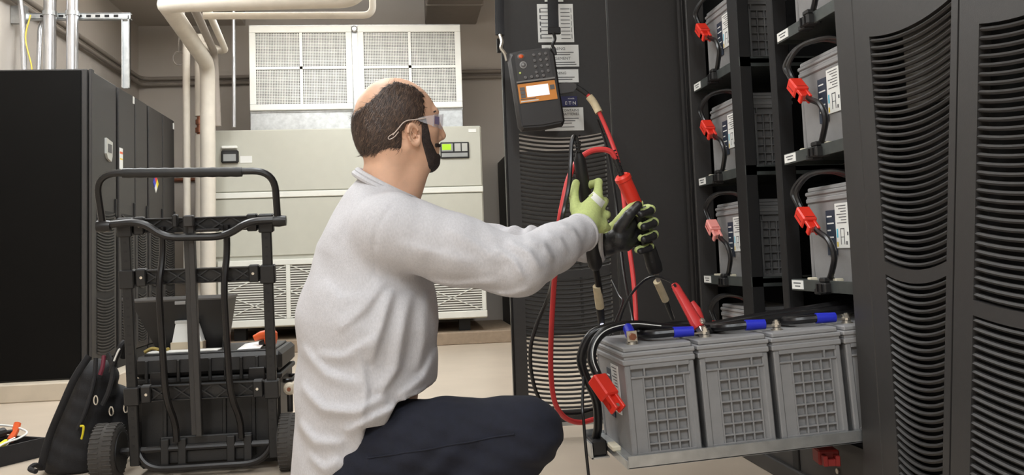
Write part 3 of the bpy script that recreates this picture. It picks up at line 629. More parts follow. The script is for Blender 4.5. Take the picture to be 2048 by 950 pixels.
t = thing('grey_cabinet', 'dark grey cabinet at the back wall right of the cooling unit', 'cabinet', (1.5, 8.8, 0.0))
part('cabinet_body', MB().box((0.99, 8.35, 0.0), (2.3, 9.28, 1.73), 0.01), mat('dark_grey_paint', (42, 41, 40), 0.6), t)
part('door', MB().box((1.0, 8.335, 0.08), (1.63, 8.35, 1.71), 0.004), mat('dark_grey_paint', (42, 41, 40), 0.6), t)
part('door', MB().box((1.65, 8.335, 0.08), (2.28, 8.35, 1.71), 0.004), mat('dark_grey_paint', (42, 41, 40), 0.6), t)
# ------------------------------------------------------------------ hand truck
TA = math.radians(7.5); TY = 3.42
def T(x, s, o=0.0): return np.array((x, TY-s*math.sin(TA)+o*math.cos(TA), s*math.cos(TA)+o*math.sin(TA)))
RT = Matrix.Rotation(TA, 3, 'X')
def tbox(mb, x0, x1, s0, s1, o0, o1, ch=0.002):
    k = len(mb.v); mb.box((x0, o0, s0), (x1, o1, s1), ch)
    for i in range(k, len(mb.v)):
        x, o, s = mb.v[i]; mb.v[i] = tuple(T(x, s, o))
    return mb
HL, HR = -0.97, -0.487
t = thing('hand_truck', 'black two-wheeled hand truck standing behind the kneeling man', 'hand truck', (-0.73, TY, 0))
for i, x in enumerate((HL, HR)):
    p = part('upright', tbox(MB(), x-0.017, x+0.017, 0.05, 0.93, -0.012, 0.012, 0.003), m_blackp, t)
    mb = MB()
    for k in range(24): tbox(mb, x-0.005, x+0.005, 0.12+k*0.033, 0.128+k*0.033, -0.0128, -0.0118, 0)
    part('peg_holes', mb, m_blackin, p, kind='stuff')
for j, (s, h) in enumerate(((0.905, 0.05), (0.722, 0.052), (0.305, 0.056))):
    cb = part('crossbar', tbox(MB(), HL+0.02, HR-0.02, s-h/2, s+h/2, 0.004, 0.014, 0.001), m_blackp, t)
    part('bar_lip', tbox(tbox(MB(), HL+0.02, HR-0.02, s+h/2-0.005, s+h/2, -0.008, 0.014, 0.001), HL+0.02, HR-0.02, s-h/2, s-h/2+0.005, -0.008, 0.014, 0.001), m_blackm, cb)
    for k in range(5):
        xa = HL+0.06+k*0.076; xb = xa+0.066
        for (sa, sb) in ((s-h/2+0.004, s+h/2-0.004), (s+h/2-0.004, s-h/2+0.004)):
            part('rib', MB().tube([T(xa, sa, -0.001), T(xb, sb, -0.001)], 0.0035, 4), m_blackp, cb)
    for x, sg in ((HL, 1), (HR, -1)):
        c = part('clamp', tbox(tbox(MB(), x-0.026, x+0.026, s-0.036, s+0.03, -0.02, 0.02, 0.004), min(x+sg*0.03, x+sg*0.066), max(x+sg*0.03, x+sg*0.066), s-0.03, s+0.032, -0.016, 0.016, 0.004), m_blackp, t)
        part('bolt', MB().lathe([(0, 0.006), (0.003, 0.005)], T(x+sg*0.05, s+0.002, -0.016), tuple(T(0, 0, -1)-T(0, 0, 0)), 8), m_tin, c)
part('telescopic_bar', tbox(tbox(MB(), -0.752, -0.732, 0.15, 0.93, -0.03, 0.0, 0.002), -0.772, -0.752, 0.15, 0.9, -0.012, 0.012, 0.002), m_black, t)
for i, (xa, xb) in enumerate(((-0.845, -0.825), (-0.625, -0.600))):
    P = [T(xa, 0.90, -0.005), T(xa, 0.80, -0.005), T(xa-0.008, 0.70, -0.05), T(xa, 0.30, -0.05), T(xb, 0.20, -0.01), T(xb, 0.13, -0.005)]
    part('bent_tube', MB().tube(rnd_path(P, 0.07, 6), 0.012, 10), m_blackm, t)
# handle
hp = [T(-1.03, 0.905, -0.045), T(-1.045, 1.095, -0.055), T(-0.445, 1.09, -0.055), T(-0.44, 0.905, -0.045)]
h = part('handle', MB().tube(rnd_path(hp, 0.075, 8), 0.0125, 10), m_blackm, t)
gp = [T(-0.955+i*0.02, 1.094-0.0003*i, -0.055) for i in range(21)]
part('grip', MB().tube(gp, [0.0165+0.0012*(i % 2) for i in range(21)], 12), m_blackp, h)
lp = [T(-1.03, 0.915, -0.045), T(-0.90, 0.925, -0.045), T(-0.83, 0.865, -0.045), T(-0.62, 0.862, -0.045), T(-0.54, 0.915, -0.045), T(-0.44, 0.915, -0.045)]
part('lower_bow', MB().tube(rnd_path(lp, 0.05, 6), 0.0135, 10), m_blackm, t)
for x in (-1.03, -0.436): part('pivot_knob', MB().lathe([(0, 0.02), (0.02, 0.022), (0.045, 0.018)], T(x-0.02, 0.912, -0.045), (1, 0, 0), 12), m_blackm, t)
part('release_button', tbox(MB(), -0.80, -0.782, 0.90, 0.945, -0.05, -0.02, 0.004), m_blackp, t)
part('bar_top', tbox(MB(), -0.765, -0.73, 0.90, 0.94, -0.045, -0.012, 0.004), m_black, t)
part('latch_plate', tbox(MB(), -0.72, -0.64, 0.882, 0.892, -0.056, -0.03, 0.002), m_blackm, t)
# lower frame, axle and wheels
part('axle', MB().tube([(-1.06, TY, 0.1), (-0.42, TY, 0.1)], 0.012, 10), m_blackm, t)
P = [(HL, TY+0.01, 0.20), (HL, TY, 0.10), (HL+0.05, TY-0.02, 0.035), (HR-0.05, TY-0.02, 0.035), (HR, TY, 0.10), (HR, TY+0.01, 0.20)]
part('base_bow', MB().tube(rnd_path(P, 0.06, 6), 0.013, 10), m_blackm, t)
part('base_plate', MB().box((HL+0.08, TY+0.005, 0.045), (HR-0.08, TY+0.02, 0.14), 0.004), m_blackp, t)
for x in (-0.87, -0.81, -0.64, -0.58): part('frame_bracket', MB().box((x-0.015, TY-0.012, 0.035), (x+0.015, TY+0.01, 0.135), 0.003), m_blackp, t)
for i, (x, sg) in enumerate(((-1.065, -1), (-0.425, 1))):
    w = part('wheel', MB().lathe([(-0.042, 0.07), (-0.042, 0.088), (-0.034, 0.1), (0.034, 0.1), (0.042, 0.088), (0.042, 0.07)], (x, TY, 0.1), (1, 0, 0), 40), m_rubber, t, 'grey rubber wheel')
    mb = MB()
    for k in range(36):
        a = 2*math.pi*k/36
        for q, xx in enumerate((-0.022, 0.022)):
            aa = a+(0.09 if q else 0); c = np.array((x+xx, TY+0.1*math.cos(aa), 0.1+0.1*math.sin(aa)))
            mb.box(c-np.array((0.017, 0.0022, 0.0032)), c+np.array((0.017, 0.0022, 0.0032)), 0.001, rot=Matrix.Rotation(aa, 3, 'X') @ Matrix.Rotation(0.0, 3, 'Z'))
    part('tread', mb, m_rubber, w, kind='stuff')
    part('hub', MB().lathe([(-0.044, 0.03), (-0.046, 0.07), (0.046, 0.07), (0.044, 0.03)], (x, TY, 0.1), (1, 0, 0), 24), m_blackp, w)
st = part('stop_stem', MB().tube([(-0.435, TY+0.05, 0.20), (-0.435, TY+0.05, 0.27)], 0.011, 8), m_blackm, t)
part('stop_knob', MB().lathe([(-0.022, 0.006), (-0.022, 0.012), (-0.016, 0.020), (0, 0.024), (0.016, 0.020), (0.02, 0.008)], (-0.435, TY+0.04, 0.285), (0, 1, 0), 16), mat('knob_cream', (196, 184, 164), 0.4), st, 'cream round knob')
part('knob_screw', MB().lathe([(0, 0.008), (0.005, 0.007)], (-0.435, TY+0.018, 0.285), (0, -1, 0), 8), m_copper, st)
# ------------------------------------------------------------------ tool chest on the truck
cx0, cx1, cy0, cy1 = -0.99, -0.462, 3.462, 3.87
t = thing('tool_chest', 'big black plastic tool chest strapped to the hand truck', 'tool box', (-0.73, 3.66, 0.02))
part('chest_body', MB().box((cx0+0.01, cy0+0.012, 0.02), (cx1-0.01, cy1-0.01, 0.345), 0.015).box((cx0, cy0, 0.325), (cx1, cy1, 0.345), 0.006), m_blackp, t)
part('lid', MB().box((cx0, cy0, 0.35), (cx1, cy1, 0.425), 0.014).box((cx0+0.03, cy0+0.03, 0.42), (cx1-0.03, cy1-0.03, 0.432), 0.005), m_blackp, t)
for i in range(9): part('lid_rib', MB().box((cx0+0.04+i*0.056, cy0-0.006, 0.33), (cx0+0.052+i*0.056, cy0+0.004, 0.41), 0.002), m_blackp, t)
for x in (cx0+0.09, cx1-0.09): part('latch', MB().box((x-0.03, cy0-0.012, 0.315), (x+0.03, cy0+0.002, 0.37), 0.004), m_blackm, t)
for i in range(4): part('panel_rib', MB().box((cx0+0.1+i*0.105, cy0+0.004, 0.05), (cx0+0.115+i*0.105, cy0+0.014, 0.3), 0.002), m_blackp, t)
part('side_handle', MB().tube(rnd_path([(cx1-0.012, 3.58, 0.30), (cx1+0.02, 3.58, 0.30), (cx1+0.02, 3.74, 0.30), (cx1-0.012, 3.74, 0.30)], 0.02, 4), 0.008, 8), m_blackm, t)
# black bin on the chest with a white box
ztop = 0.4325
t = thing('plastic_bin', 'black tapered plastic bin standing on the tool chest', 'bin', (-0.8, 3.72, ztop))
top = [(-1.045, 3.62), (-0.69, 3.62), (-0.69, 3.84), (-1.045, 3.84)]; bot = [(-0.96, 3.66), (-0.715, 3.66), (-0.715, 3.80), (-0.96, 3.80)]
mb = MB(); vs = [p+(ztop,) for p in bot]+[p+(0.625,) for p in top]; ti = [(p[0]+(0.008 if k in (0, 3) else -0.008), p[1]+(0.008 if k < 2 else -0.008)) for k, p in enumerate(top)]
bi = [(p[0]+(0.008 if k in (0, 3) else -0.008), p[1]+(0.008 if k < 2 else -0.008)) for k, p in enumerate(bot)]
vs += [p+(ztop+0.008,) for p in bi]+[p+(0.625,) for p in ti]
fs = [(3, 2, 1, 0), (8, 9, 10, 11)]+[(k, (k+1) % 4, 4+(k+1) % 4, 4+k) for k in range(4)]+[(4+k, 4+(k+1) % 4, 12+(k+1) % 4, 12+k) for k in range(4)]+[(8+(k+1) % 4, 8+k, 12+k, 12+(k+1) % 4) for k in range(4)]
part('bin_wall', mb.add(vs, fs), mat('bin_black', (24, 23, 24), 0.4), t)
part('rim', MB().tube([(p[0], p[1], 0.625) for p in (top+[top[0]])], 0.007, 6).tube([(-1.045, 3.62, 0.625), (-1.075, 3.615, 0.635)], 0.006, 6), mat('rim_grey', (92, 90, 88), 0.4), t)
part('rim_tag', MB().box((-0.88, 3.61, 0.605), (-0.84, 3.615, 0.618), 0.001), mat('tag_grey', (160, 160, 160)), t)
t = thing('paper_carton', 'small white carton in front of the black bin', 'box', (-0.83, 3.62, ztop))
q0 = [(-0.885, 3.585), (-0.775, 3.585), (-0.775, 3.645), (-0.885, 3.645)]; q1 = [(-0.872, 3.59), (-0.797, 3.59), (-0.797, 3.645), (-0.872, 3.645)]
part('carton_body', MB().add([p+(ztop+0.03,) for p in q0]+[p+(0.535,) for p in q1], [(3, 2, 1, 0), (4, 5, 6, 7), (0, 1, 5, 4), (1, 2, 6, 5), (2, 3, 7, 6), (3, 0, 4, 7)]), m_paper, t)
part('carton_base', MB().box((-0.89, 3.583, ztop), (-0.772, 3.645, ztop+0.031), 0.001), mat('carton_tan', (196, 182, 158), 0.8), t)
part('carton_cap', MB().box((-0.875, 3.588, 0.534), (-0.795, 3.646, 0.545), 0.001), m_galv, t)
solo('paper_sheet', MB().box((-0.955, 3.50, ztop+0.0005), (-0.70, 3.58, ztop+0.004)), m_paper, 'white paper lying under the carton on the tool chest', 'paper')
solo('paper_sheet', MB().add([(-0.63, 3.50, ztop+0.001), (-0.545, 3.50, ztop+0.004), (-0.535, 3.62, ztop+0.022), (-0.62, 3.62, ztop+0.012), (-0.63, 3.50, ztop+0.0005), (-0.545, 3.50, ztop+0.0005), (-0.535, 3.62, ztop+0.018), (-0.62, 3.62, ztop+0.008)], [(0, 1, 2, 3), (7, 6, 5, 4), (0, 4, 5, 1), (1, 5, 6, 2), (2, 6, 7, 3), (3, 7, 4, 0)]), m_paper, 'crumpled white papers beside the orange tool', 'paper')
t = thing('orange_tool', 'orange plastic squeeze tool on the tool chest lid', 'tool', (-0.53, 3.56, ztop))
part('tool_head', MB().lathe([(0, 0.012), (0.012, 0.022), (0.035, 0.026), (0.055, 0.024), (0.066, 0.012)], (-0.515, 3.55, ztop+0.001), (0.05, 0, 1), 16), m_orange, t)
part('tool_nozzle', MB().tube([(-0.515, 3.55, ztop+0.05), (-0.55, 3.55, ztop+0.046), (-0.575, 3.55, ztop+0.036)], [0.02, 0.016, 0.012], 12), m_orange, t)
part('tool_grip', MB().tube([(-0.555, 3.56, ztop+0.012), (-0.52, 3.55, ztop+0.02)], [0.012, 0.014], 10), m_blackp, t)
solo('cable_tie_bundle', MB().tube(crom([(-0.96, 3.49, ztop+0.008), (-0.935, 3.50, ztop+0.02), (-0.90, 3.50, ztop+0.012), (-0.88, 3.52, ztop+0.014)], 5), 0.006, 6), mat('dull_yellow', (150, 130, 60), 0.6), 'small bundle of dull yellow ties on the chest edge', 'cable ties')
# ------------------------------------------------------------------ surface nets for soft shapes (camera-aligned metric frame)
def Cp(px, py, d): return np.array(((px-PCX)/FPX*d, -(py-PCY)/FPX*d, -d))
MC = np.array(M.to_3x3()); 
def c2w(V): return V @ MC.T+CAMP
def w2c(p): return (np.array(p, float)-CAMP) @ MC
def rc(P, a, b, ra, rb):
    a = np.asarray(a, np.float32); b = np.asarray(b, np.float32); ba = b-a
    t = np.clip(((P-a) @ ba)/max(ba @ ba, 1e-9), 0, 1)
    return np.linalg.norm(P-a-t[:, None]*ba, axis=1)-(ra+(rb-ra)*t)
def ell(P, c, r, R=None):
    q = P-np.asarray(c, np.float32)
    if R is not None: q = q @ np.asarray(R, np.float32).T
    r = np.asarray(r, np.float32); k0 = np.linalg.norm(q/r, axis=1); k1 = np.linalg.norm(q/(r*r), axis=1)+1e-9
    return k0*(k0-1)/k1
def rbox(P, c, h, rad, R=None):
    q = P-np.asarray(c, np.float32)
    if R is not None: q = q @ np.asarray(R, np.float32).T
    q = np.abs(q)-(np.asarray(h, np.float32)-rad)
    return np.linalg.norm(np.maximum(q, 0), axis=1)+np.minimum(q.max(axis=1), 0)-rad
def smin(a, b, k):
    h = np.clip(0.5+0.5*(b-a)/k, 0, 1); return b+(a-b)*h-k*h*(1-h)
def smax(a, b, k): return -smin(-a, -b, k)
def union(ds, k):
    r = ds[0]
    for d in ds[1:]: r = smin(r, d, k)
    return r
def surfnet(fn, lo, hi, h):
    lo = np.array(lo, float); hi = np.array(hi, float); n = np.ceil((hi-lo)/h).astype(int)+1
    ax = [lo[i]+h*np.arange(n[i]) for i in range(3)]
    G = np.stack(np.meshgrid(*ax, indexing='ij'), -1).reshape(-1, 3).astype(np.float32)
    k = 4; sub = tuple(slice(0, None, k) for _ in range(3)); GG = G.reshape(tuple(n)+(3,))
    cs = GG[sub]; cv = fn(cs.reshape(-1, 3)).reshape(cs.shape[:3])
    near = np.abs(cv) < h*k*2.2
    full = np.repeat(np.repeat(np.repeat(cv, k, 0), k, 1), k, 2)
    pad = k//2
    dil = near.copy()
    for a in range(3):
        r1 = np.roll(dil, 1, a); r2 = np.roll(dil, -1, a); dil = dil | r1 | r2
    msk = np.repeat(np.repeat(np.repeat(dil, k, 0), k, 1), k, 2)[:n[0], :n[1], :n[2]]
    V = np.array(full[:n[0], :n[1], :n[2]]); sel = np.argwhere(msk.reshape(-1))[:, 0]; Vf = V.reshape(-1)
    for i in range(0, len(sel), 300000): Vf[sel[i:i+300000]] = fn(G[sel[i:i+300000]])
    V = Vf.reshape(n)
    ins = V < 0
    cn = tuple(n-1); acc = np.zeros(cn+(3,)); cnt = np.zeros(cn)
    corners = [(i, j, k) for i in (0, 1) for j in (0, 1) for k in (0, 1)]
    def sl(c): return V[c[0]:c[0]+cn[0], c[1]:c[1]+cn[1], c[2]:c[2]+cn[2]]
    for a in range(8):
        for b in range(a+1, 8):
            ca, cb = np.array(corners[a]), np.array(corners[b])
            if np.abs(ca-cb).sum() != 1: continue
            va, vb = sl(ca), sl(cb); m = (va < 0) != (vb < 0)
            t = np.where(m, va/np.where(m, va-vb, 1), 0)
            acc += m[..., None]*(ca+t[..., None]*(cb-ca)); cnt += m
    act = cnt > 0; idx = -np.ones(cn, int); idx[act] = np.arange(act.sum())
    pos = np.argwhere(act)+acc[act]/cnt[act][:, None]; verts = lo+pos*h
    quads = []
    for axn in range(3):
        o1, o2 = (axn+1) % 3, (axn+2) % 3
        s0 = [slice(None)]*3; s1 = [slice(None)]*3; s0[axn] = slice(0, -1); s1[axn] = slice(1, None)
        ch = ins[tuple(s0)] != ins[tuple(s1)]; E = np.argwhere(ch); sign = ins[tuple(s0)][ch]
        ok = (E[:, o1] > 0) & (E[:, o2] > 0) & (E[:, o1] < n[o1]-1) & (E[:, o2] < n[o2]-1); E = E[ok]; sign = sign[ok]
        def id_(d1, d2):
            q = E.copy(); q[:, o1] -= d1; q[:, o2] -= d2; return idx[q[:, 0], q[:, 1], q[:, 2]]
        q = np.stack([id_(1, 1), id_(0, 1), id_(0, 0), id_(1, 0)], 1); q[~sign] = q[~sign][:, ::-1]; quads.append(q)
    return verts, np.concatenate(quads)
def soft(name, fn, lo, hi, h, m, parent, label=None, relax=2):
    v, q = surfnet(fn, lo, hi, h)
    for _ in range(relax):   # light Laplacian smoothing
        s = np.zeros_like(v); c = np.zeros(len(v))
        for a in range(4):
            i, j = q[:, a], q[:, (a+1) % 4]
            np.add.at(s, i, v[j]); np.add.at(c, i, 1); np.add.at(s, j, v[i]); np.add.at(c, j, 1)
        v = v*0.5+0.5*s/np.maximum(c, 1)[:, None]
    w = c2w(v)-OFF[parent.name]
    me = bpy.data.meshes.new(name); me.vertices.add(len(w)); me.vertices.foreach_set('co', w.astype(np.float32).ravel())
    me.loops.add(q.size); me.loops.foreach_set('vertex_index', q.ravel().astype(np.int32)); me.polygons.add(len(q))
    me.polygons.foreach_set('loop_start', np.arange(0, q.size, 4, dtype=np.int32)); me.update(calc_edges=True); me.validate()
    me.polygons.foreach_set('use_smooth', [True]*len(me.polygons)); me.materials.append(m)
    o = bpy.data.objects.new(name, me); COL.objects.link(o); o.parent = parent; OFF[o.name] = OFF[parent.name]
    if label: o['label'] = label
    return o
def bounds(pts, pad):
    p = np.array(pts); return p.min(0)-pad, p.max(0)+pad
# ------------------------------------------------------------------ backpack
m_cloth = mat('pack_nylon', (27, 26, 28), 0.8, var=0.2, vscale=25, bump=0.25, bscale=300)
base = at(165, 945, Z=0.0)
t = thing('backpack', 'slumped black backpack leaning against the hand truck wheel', 'backpack', base)
D = 3.43
DSH = D-3.30
def f_pack(P):
    Q = P.copy(); Q[:, 2] = (Q[:, 2]+D)*0.85-D
    a = rc(Q, Cp(194, 758, D), Cp(160, 900, D), 0.076, 0.115); b = rc(Q, Cp(150, 905, D), Cp(195, 915, D+0.04), 0.10, 0.08)
    c = rc(Q, Cp(232, 800, D+0.06), Cp(218, 905, D+0.06), 0.055, 0.074)
    d = smin(smin(a, b, 0.04), c, 0.012)
    d = d+0.004*np.sin(Q[:, 0]*70+Q[:, 1]*45)*np.sin(Q[:, 1]*60-Q[:, 0]*25)
    zf = (P @ MC.T)[:, 2]+CAMH
    return smax(d, 0.001-zf, 0.01)
soft('pack_body', f_pack, Cp(60, 1010, D)-np.array((0, 0.02, 0.2)), Cp(270, 690, D)+np.array((0, 0.05, 0.2)), 0.007, m_cloth, t)
def pt(px, py, d=3.30): return c2w(Cp(px, py, d+DSH)[None])[0]
def ptube(nm, pts, r, m, parent=t, flat=None, lbl=None, n=8): return part(nm, MB().tube(crom(pts, 6), r, n, flat=flat), m, parent, lbl)
ptube('shoulder_strap', [pt(178, 712, 3.24), pt(150, 755, 3.2), pt(125, 810, 3.18), pt(100, 870, 3.17), pt(86, 918, 3.16), pt(82, 940, 3.16)], 0.014, m_cloth, flat=(1.0, 0.5))
ptube('side_piping', [pt(192, 716, 3.22), pt(188, 760, 3.2), pt(172, 820, 3.17), pt(155, 860, 3.16)], 0.008, m_cloth)
ptube('zip_opening', [pt(208, 712, 3.235), pt(205, 735, 3.21), pt(200, 750, 3.2)], 0.008, mat('dark_red_lining', (96, 22, 40), 0.7), lbl='dark red lining in the open zip')
ptube('zip_flap', [pt(216, 708, 3.23), pt(226, 740, 3.2), pt(218, 780, 3.185), pt(205, 810, 3.18)], 0.013, m_cloth, flat=(1, 0.6))
ptube('grab_handle', [pt(222, 745, 3.21), pt(232, 715, 3.2), pt(243, 690, 3.2), pt(250, 688, 3.22), pt(246, 715, 3.24)], 0.011, m_cloth)
ptube('handle_piping', [pt(228, 722, 3.19), pt(236, 703, 3.188), pt(240, 697, 3.19)], 0.0035, m_paper)
for (a, b) in (((195, 793), (188, 808)), ((221, 815), (224, 830)), ((251, 808), (252, 825))):
    part('zip_pull', MB().tube([pt((a[0]+b[0])/2+4*math.cos(q), (a[1]+b[1])/2+9*math.sin(q), 3.155) for q in np.linspace(0, 2*math.pi, 11)], 0.0028, 5), m_tin, t)
ptube('yellow_clip', [pt(161, 852, 3.13), pt(167, 853, 3.128), pt(166, 866, 3.128), pt(163, 878, 3.13)], 0.004, mat('clip_yellow', (226, 208, 40), 0.5), lbl='yellow clip')
ptube('strap_tail', [pt(82, 935, 3.16), pt(70, 930, 3.12), pt(60, 938, 3.10), pt(72, 943, 3.08)], 0.009, m_cloth)
# ------------------------------------------------------------------ open tool tray on the floor
c0 = at(-60, 950, Z=0); c1 = at(92, 912, Z=0); c2 = at(60, 872, Z=0)
u = c1-c0; Lu = np.linalg.norm(u); u = u/Lu; v = np.array((-u[1], u[0], 0)); Wv = 0.24
t = thing('tool_tote', 'open black tool tote on the floor at the left edge', 'tool bag', (c0+c1)/2)
def tote_box(mb, a0, a1, b0, b1, z0, z1):
    q = [c0+u*a+v*b for a, b in ((a0, b0), (a1, b0), (a1, b1), (a0, b1))]
    return mb.add([(p[0], p[1], z0) for p in q]+[(p[0], p[1], z1) for p in q], [(3, 2, 1, 0), (4, 5, 6, 7), (0, 1, 5, 4), (1, 2, 6, 5), (2, 3, 7, 6), (3, 0, 4, 7)])
mb = MB(); tote_box(mb, 0, Lu, 0, Wv, 0.001, 0.008); tote_box(mb, 0, Lu, 0, 0.012, 0.008, 0.075); tote_box(mb, 0, Lu, Wv-0.012, Wv, 0.008, 0.075); tote_box(mb, 0, 0.012, 0.012, Wv-0.012, 0.008, 0.075); tote_box(mb, Lu-0.012, Lu, 0.012, Wv-0.012, 0.008, 0.075)
part('tote_wall', mb, m_cloth, t)
def tp(a, b, z): p = c0+u*a+v*b; return np.array((p[0], p[1], z))
def tool(nm, pts, r, m, label, cat, m2=None):
    k = thing(nm, label, cat, tuple(np.array(pts[0])))
    part('grip', MB().tube(crom(pts[:max(2, len(pts)//2+1)], 5), r, 10), m, k)
    part('blade', MB().tube(crom(pts[len(pts)//2:], 5) if len(pts) > 3 else [pts[-2], pts[-1]], r*0.45, 8), m2 or m_tin, k)
tool('hand_pliers', [tp(Lu-0.02, 0.14, 0.13), tp(Lu-0.04, 0.13, 0.10), tp(Lu-0.07, 0.12, 0.07), tp(Lu-0.1, 0.11, 0.05)], 0.014, m_orange, 'orange handled pliers sticking out of the tote', 'pliers')
tool('screwdriver', [tp(Lu*0.3, 0.05, 0.06), tp(Lu*0.5, 0.06, 0.07), tp(Lu*0.66, 0.09, 0.075), tp(Lu*0.8, 0.1, 0.08)], 0.011, mat('clip_yellow', (226, 208, 40), 0.5), 'yellow handled screwdriver lying across the tote', 'screwdriver')
tool('crimping_tool', [tp(Lu*0.38, 0.15, 0.08), tp(Lu*0.55, 0.14, 0.1), tp(Lu*0.75, 0.14, 0.105), tp(Lu*0.92, 0.13, 0.1)], 0.02, m_blackp, 'black crimping tool lying on top in the tote', 'crimper', m_blackp)
tool('hammer', [tp(Lu*0.40, 0.19, 0.11), tp(Lu*0.55, 0.2, 0.115), tp(Lu*0.7, 0.21, 0.11), tp(Lu*0.8, 0.22, 0.1)], 0.012, m_copper, 'brown handled tool behind the black crimper', 'tool')
tool('wire_cutter', [tp(Lu*0.28, 0.08, 0.075), tp(Lu*0.4, 0.1, 0.08), tp(Lu*0.5, 0.12, 0.07), tp(Lu*0.6, 0.14, 0.06)], 0.013, m_redcable, 'red handled cutter at the left of the tote', 'cutter')
solo('white_cord', MB().tube(crom([tp(-0.02, -0.03, 0.01), tp(Lu*0.35, 0.0, 0.08), tp(Lu*0.7, 0.03, 0.09), tp(Lu*0.92, 0.08, 0.1), tp(Lu*0.85, 0.16, 0.125), tp(Lu*0.6, 0.2, 0.135), tp(Lu*0.3, 0.17, 0.12), tp(0.05, 0.14, 0.09)], 8), 0.004, 6), m_paper, 'thin white cord looping over the tool tote', 'cord')
# ------------------------------------------------------------------ battery tester hanging on the open door
m_boot = mat('rubber_boot', (52, 50, 50), 0.5, var=0.06, vscale=60, bump=0.05, bscale=300)
MCEN = at(1072, 180, Y=3.50)
A = math.radians(6.5); ux = np.array((math.cos(A), 0, math.sin(A))); vx = np.array((-math.sin(A), 0.0, math.cos(A))); wx = np.array((0, -1.0, 0))
MW, MH = 0.192, 0.325
def mp(a, b, w): return MCEN+ux*(a-0.5)*MW+vx*(0.5-b)*MH+wx*w     # a across 0..1, b from the top 0..1, w toward the viewer
t = thing('battery_tester', 'black handheld battery tester with an orange face hanging on the open door', 'meter', mp(0.5, 1, -0.03))
def mpoly(pts, w0, w1, mb=None):
    mb = mb or MB(); n = len(pts); vs = [mp(a, b, w0) for a, b in pts]+[mp(a, b, w1) for a, b in pts]
    return mb.add(vs, [tuple(range(n)), tuple(range(n, 2*n))[::-1]]+[(k, (k+1) % n, n+(k+1) % n, n+k) for k in range(n)])
def loft(levels):
    mb = MB(); n = len(levels[0][0]); vs = []; fs = []
    for pts, w in levels: vs += [mp(a, b, w) for a, b in pts]
    for i in range(len(levels)-1):
        for k in range(n): fs.append((i*n+k, i*n+(k+1) % n, (i+1)*n+(k+1) % n, (i+1)*n+k))
    fs += [tuple(range(n))[::-1], tuple((len(levels)-1)*n+k for k in range(n))]
    return mb.add(vs, fs)
def outline(i=0.0, top=0.0, bot=0.0):
    return [(0.06+i, 0.02+i*0.6), (0.3, 0.0+i*0.6), (0.7, 0.0+i*0.6), (0.94-i, 0.02+i*0.6), (0.99-i, 0.10), (0.985-i, 0.6), (0.985-i, 0.93), (0.93-i, 0.985-i*0.6-bot), (0.5, 1.0-i*0.6-bot), (0.07+i, 0.985-i*0.6-bot), (0.015+i, 0.93), (0.015+i, 0.6), (0.01+i, 0.10)]
part('tester_body', loft([(outline(0.06), -0.03), (outline(0.0), -0.015), (outline(0.0), 0.012), (outline(0.05), 0.026)]), m_boot, t)
part('lower_face', mpoly([(0.10, 0.67), (0.90, 0.67), (0.91, 0.93), (0.5, 0.945), (0.09, 0.93)], 0.026, 0.031), mat('face_black', (54, 52, 52), 0.35), t)
kp = part('keypad', mpoly([(0.14, 0.045), (0.5, 0.03), (0.86, 0.045), (0.87, 0.385), (0.13, 0.385)], 0.0262, 0.028), mat('keypad_grey', (66, 64, 64), 0.5), t)
part('keypad_ledge', mpoly([(0.10, 0.385), (0.90, 0.385), (0.90, 0.405), (0.10, 0.405)], 0.026, 0.033), mat('ledge_grey', (128, 126, 124), 0.4), t)
m_key = mat('key_dark', (104, 101, 100), 0.35)
def button(a, b, r, h, m, par, nm='key', sx=1.0):
    c = mp(a, b, 0.028); mb = MB(); n = 14; vs = []
    for w, q in ((0, 1), (h*0.7, 1), (h, 0.75)):
        for k in range(n): an = 2*math.pi*k/n; vs.append(c+ux*math.cos(an)*r*q*sx+vx*math.sin(an)*r*q+wx*w)
    fs = [(i*n+k, i*n+(k+1) % n, (i+1)*n+(k+1) % n, (i+1)*n+k) for i in range(2) for k in range(n)]+[tuple(2*n+k for k in range(n))]
    return part(nm, mb.add(vs, fs), m, par)
for r in range(4):
    for c in range(3): button(0.54+c*0.125, 0.085+r*0.072, 0.0062, 0.004, m_key, kp)
for c in range(4): button(0.30+c*0.125, 0.35, 0.0068, 0.005, m_key, kp, 'function_key')
button(0.27, 0.085, 0.012, 0.002, m_key, kp, 'power_ring', 1.25); button(0.27, 0.085, 0.0075, 0.005, m_orange, kp, 'power_button', 1.3)
button(0.29, 0.19, 0.0145, 0.002, mat('nav_grey', (150, 148, 146), 0.4), kp, 'navigation_ring'); button(0.29, 0.19, 0.0105, 0.003, m_key, kp, 'navigation_pad'); button(0.29, 0.19, 0.005, 0.005, mat('nav_grey', (150, 148, 146), 0.4), kp, 'navigation_key')
button(0.20, 0.285, 0.0045, 0.004, mat('led_green', (200, 214, 120), 0.4), kp, 'green_button')
fc = part('orange_face', mpoly([(0.11, 0.42), (0.89, 0.42), (0.895, 0.655), (0.105, 0.655)], 0.0262, 0.0285), mat('face_orange', (226, 146, 66), 0.5), t, 'orange printed face')
part('lcd_screen', mpoly([(0.28, 0.455), (0.74, 0.455), (0.745, 0.59), (0.275, 0.59)], 0.0285, 0.0295), mat('lcd_white', (246, 246, 250), 0.3, emit=0.5), fc, 'lit white display')
for b in (0.462, 0.508, 0.553): part('side_key', mpoly([(0.145, b), (0.245, b), (0.245, b+0.04), (0.145, b+0.04)], 0.0285, 0.0305), m_key, fc)
part('side_key', mpoly([(0.77, 0.475), (0.865, 0.475), (0.865, 0.53), (0.77, 0.53)], 0.0285, 0.0305), m_key, fc)
part('face_print', mpoly([(0.13, 0.628), (0.5, 0.628), (0.5, 0.642), (0.13, 0.642)], 0.0285, 0.0288), m_paper, fc)
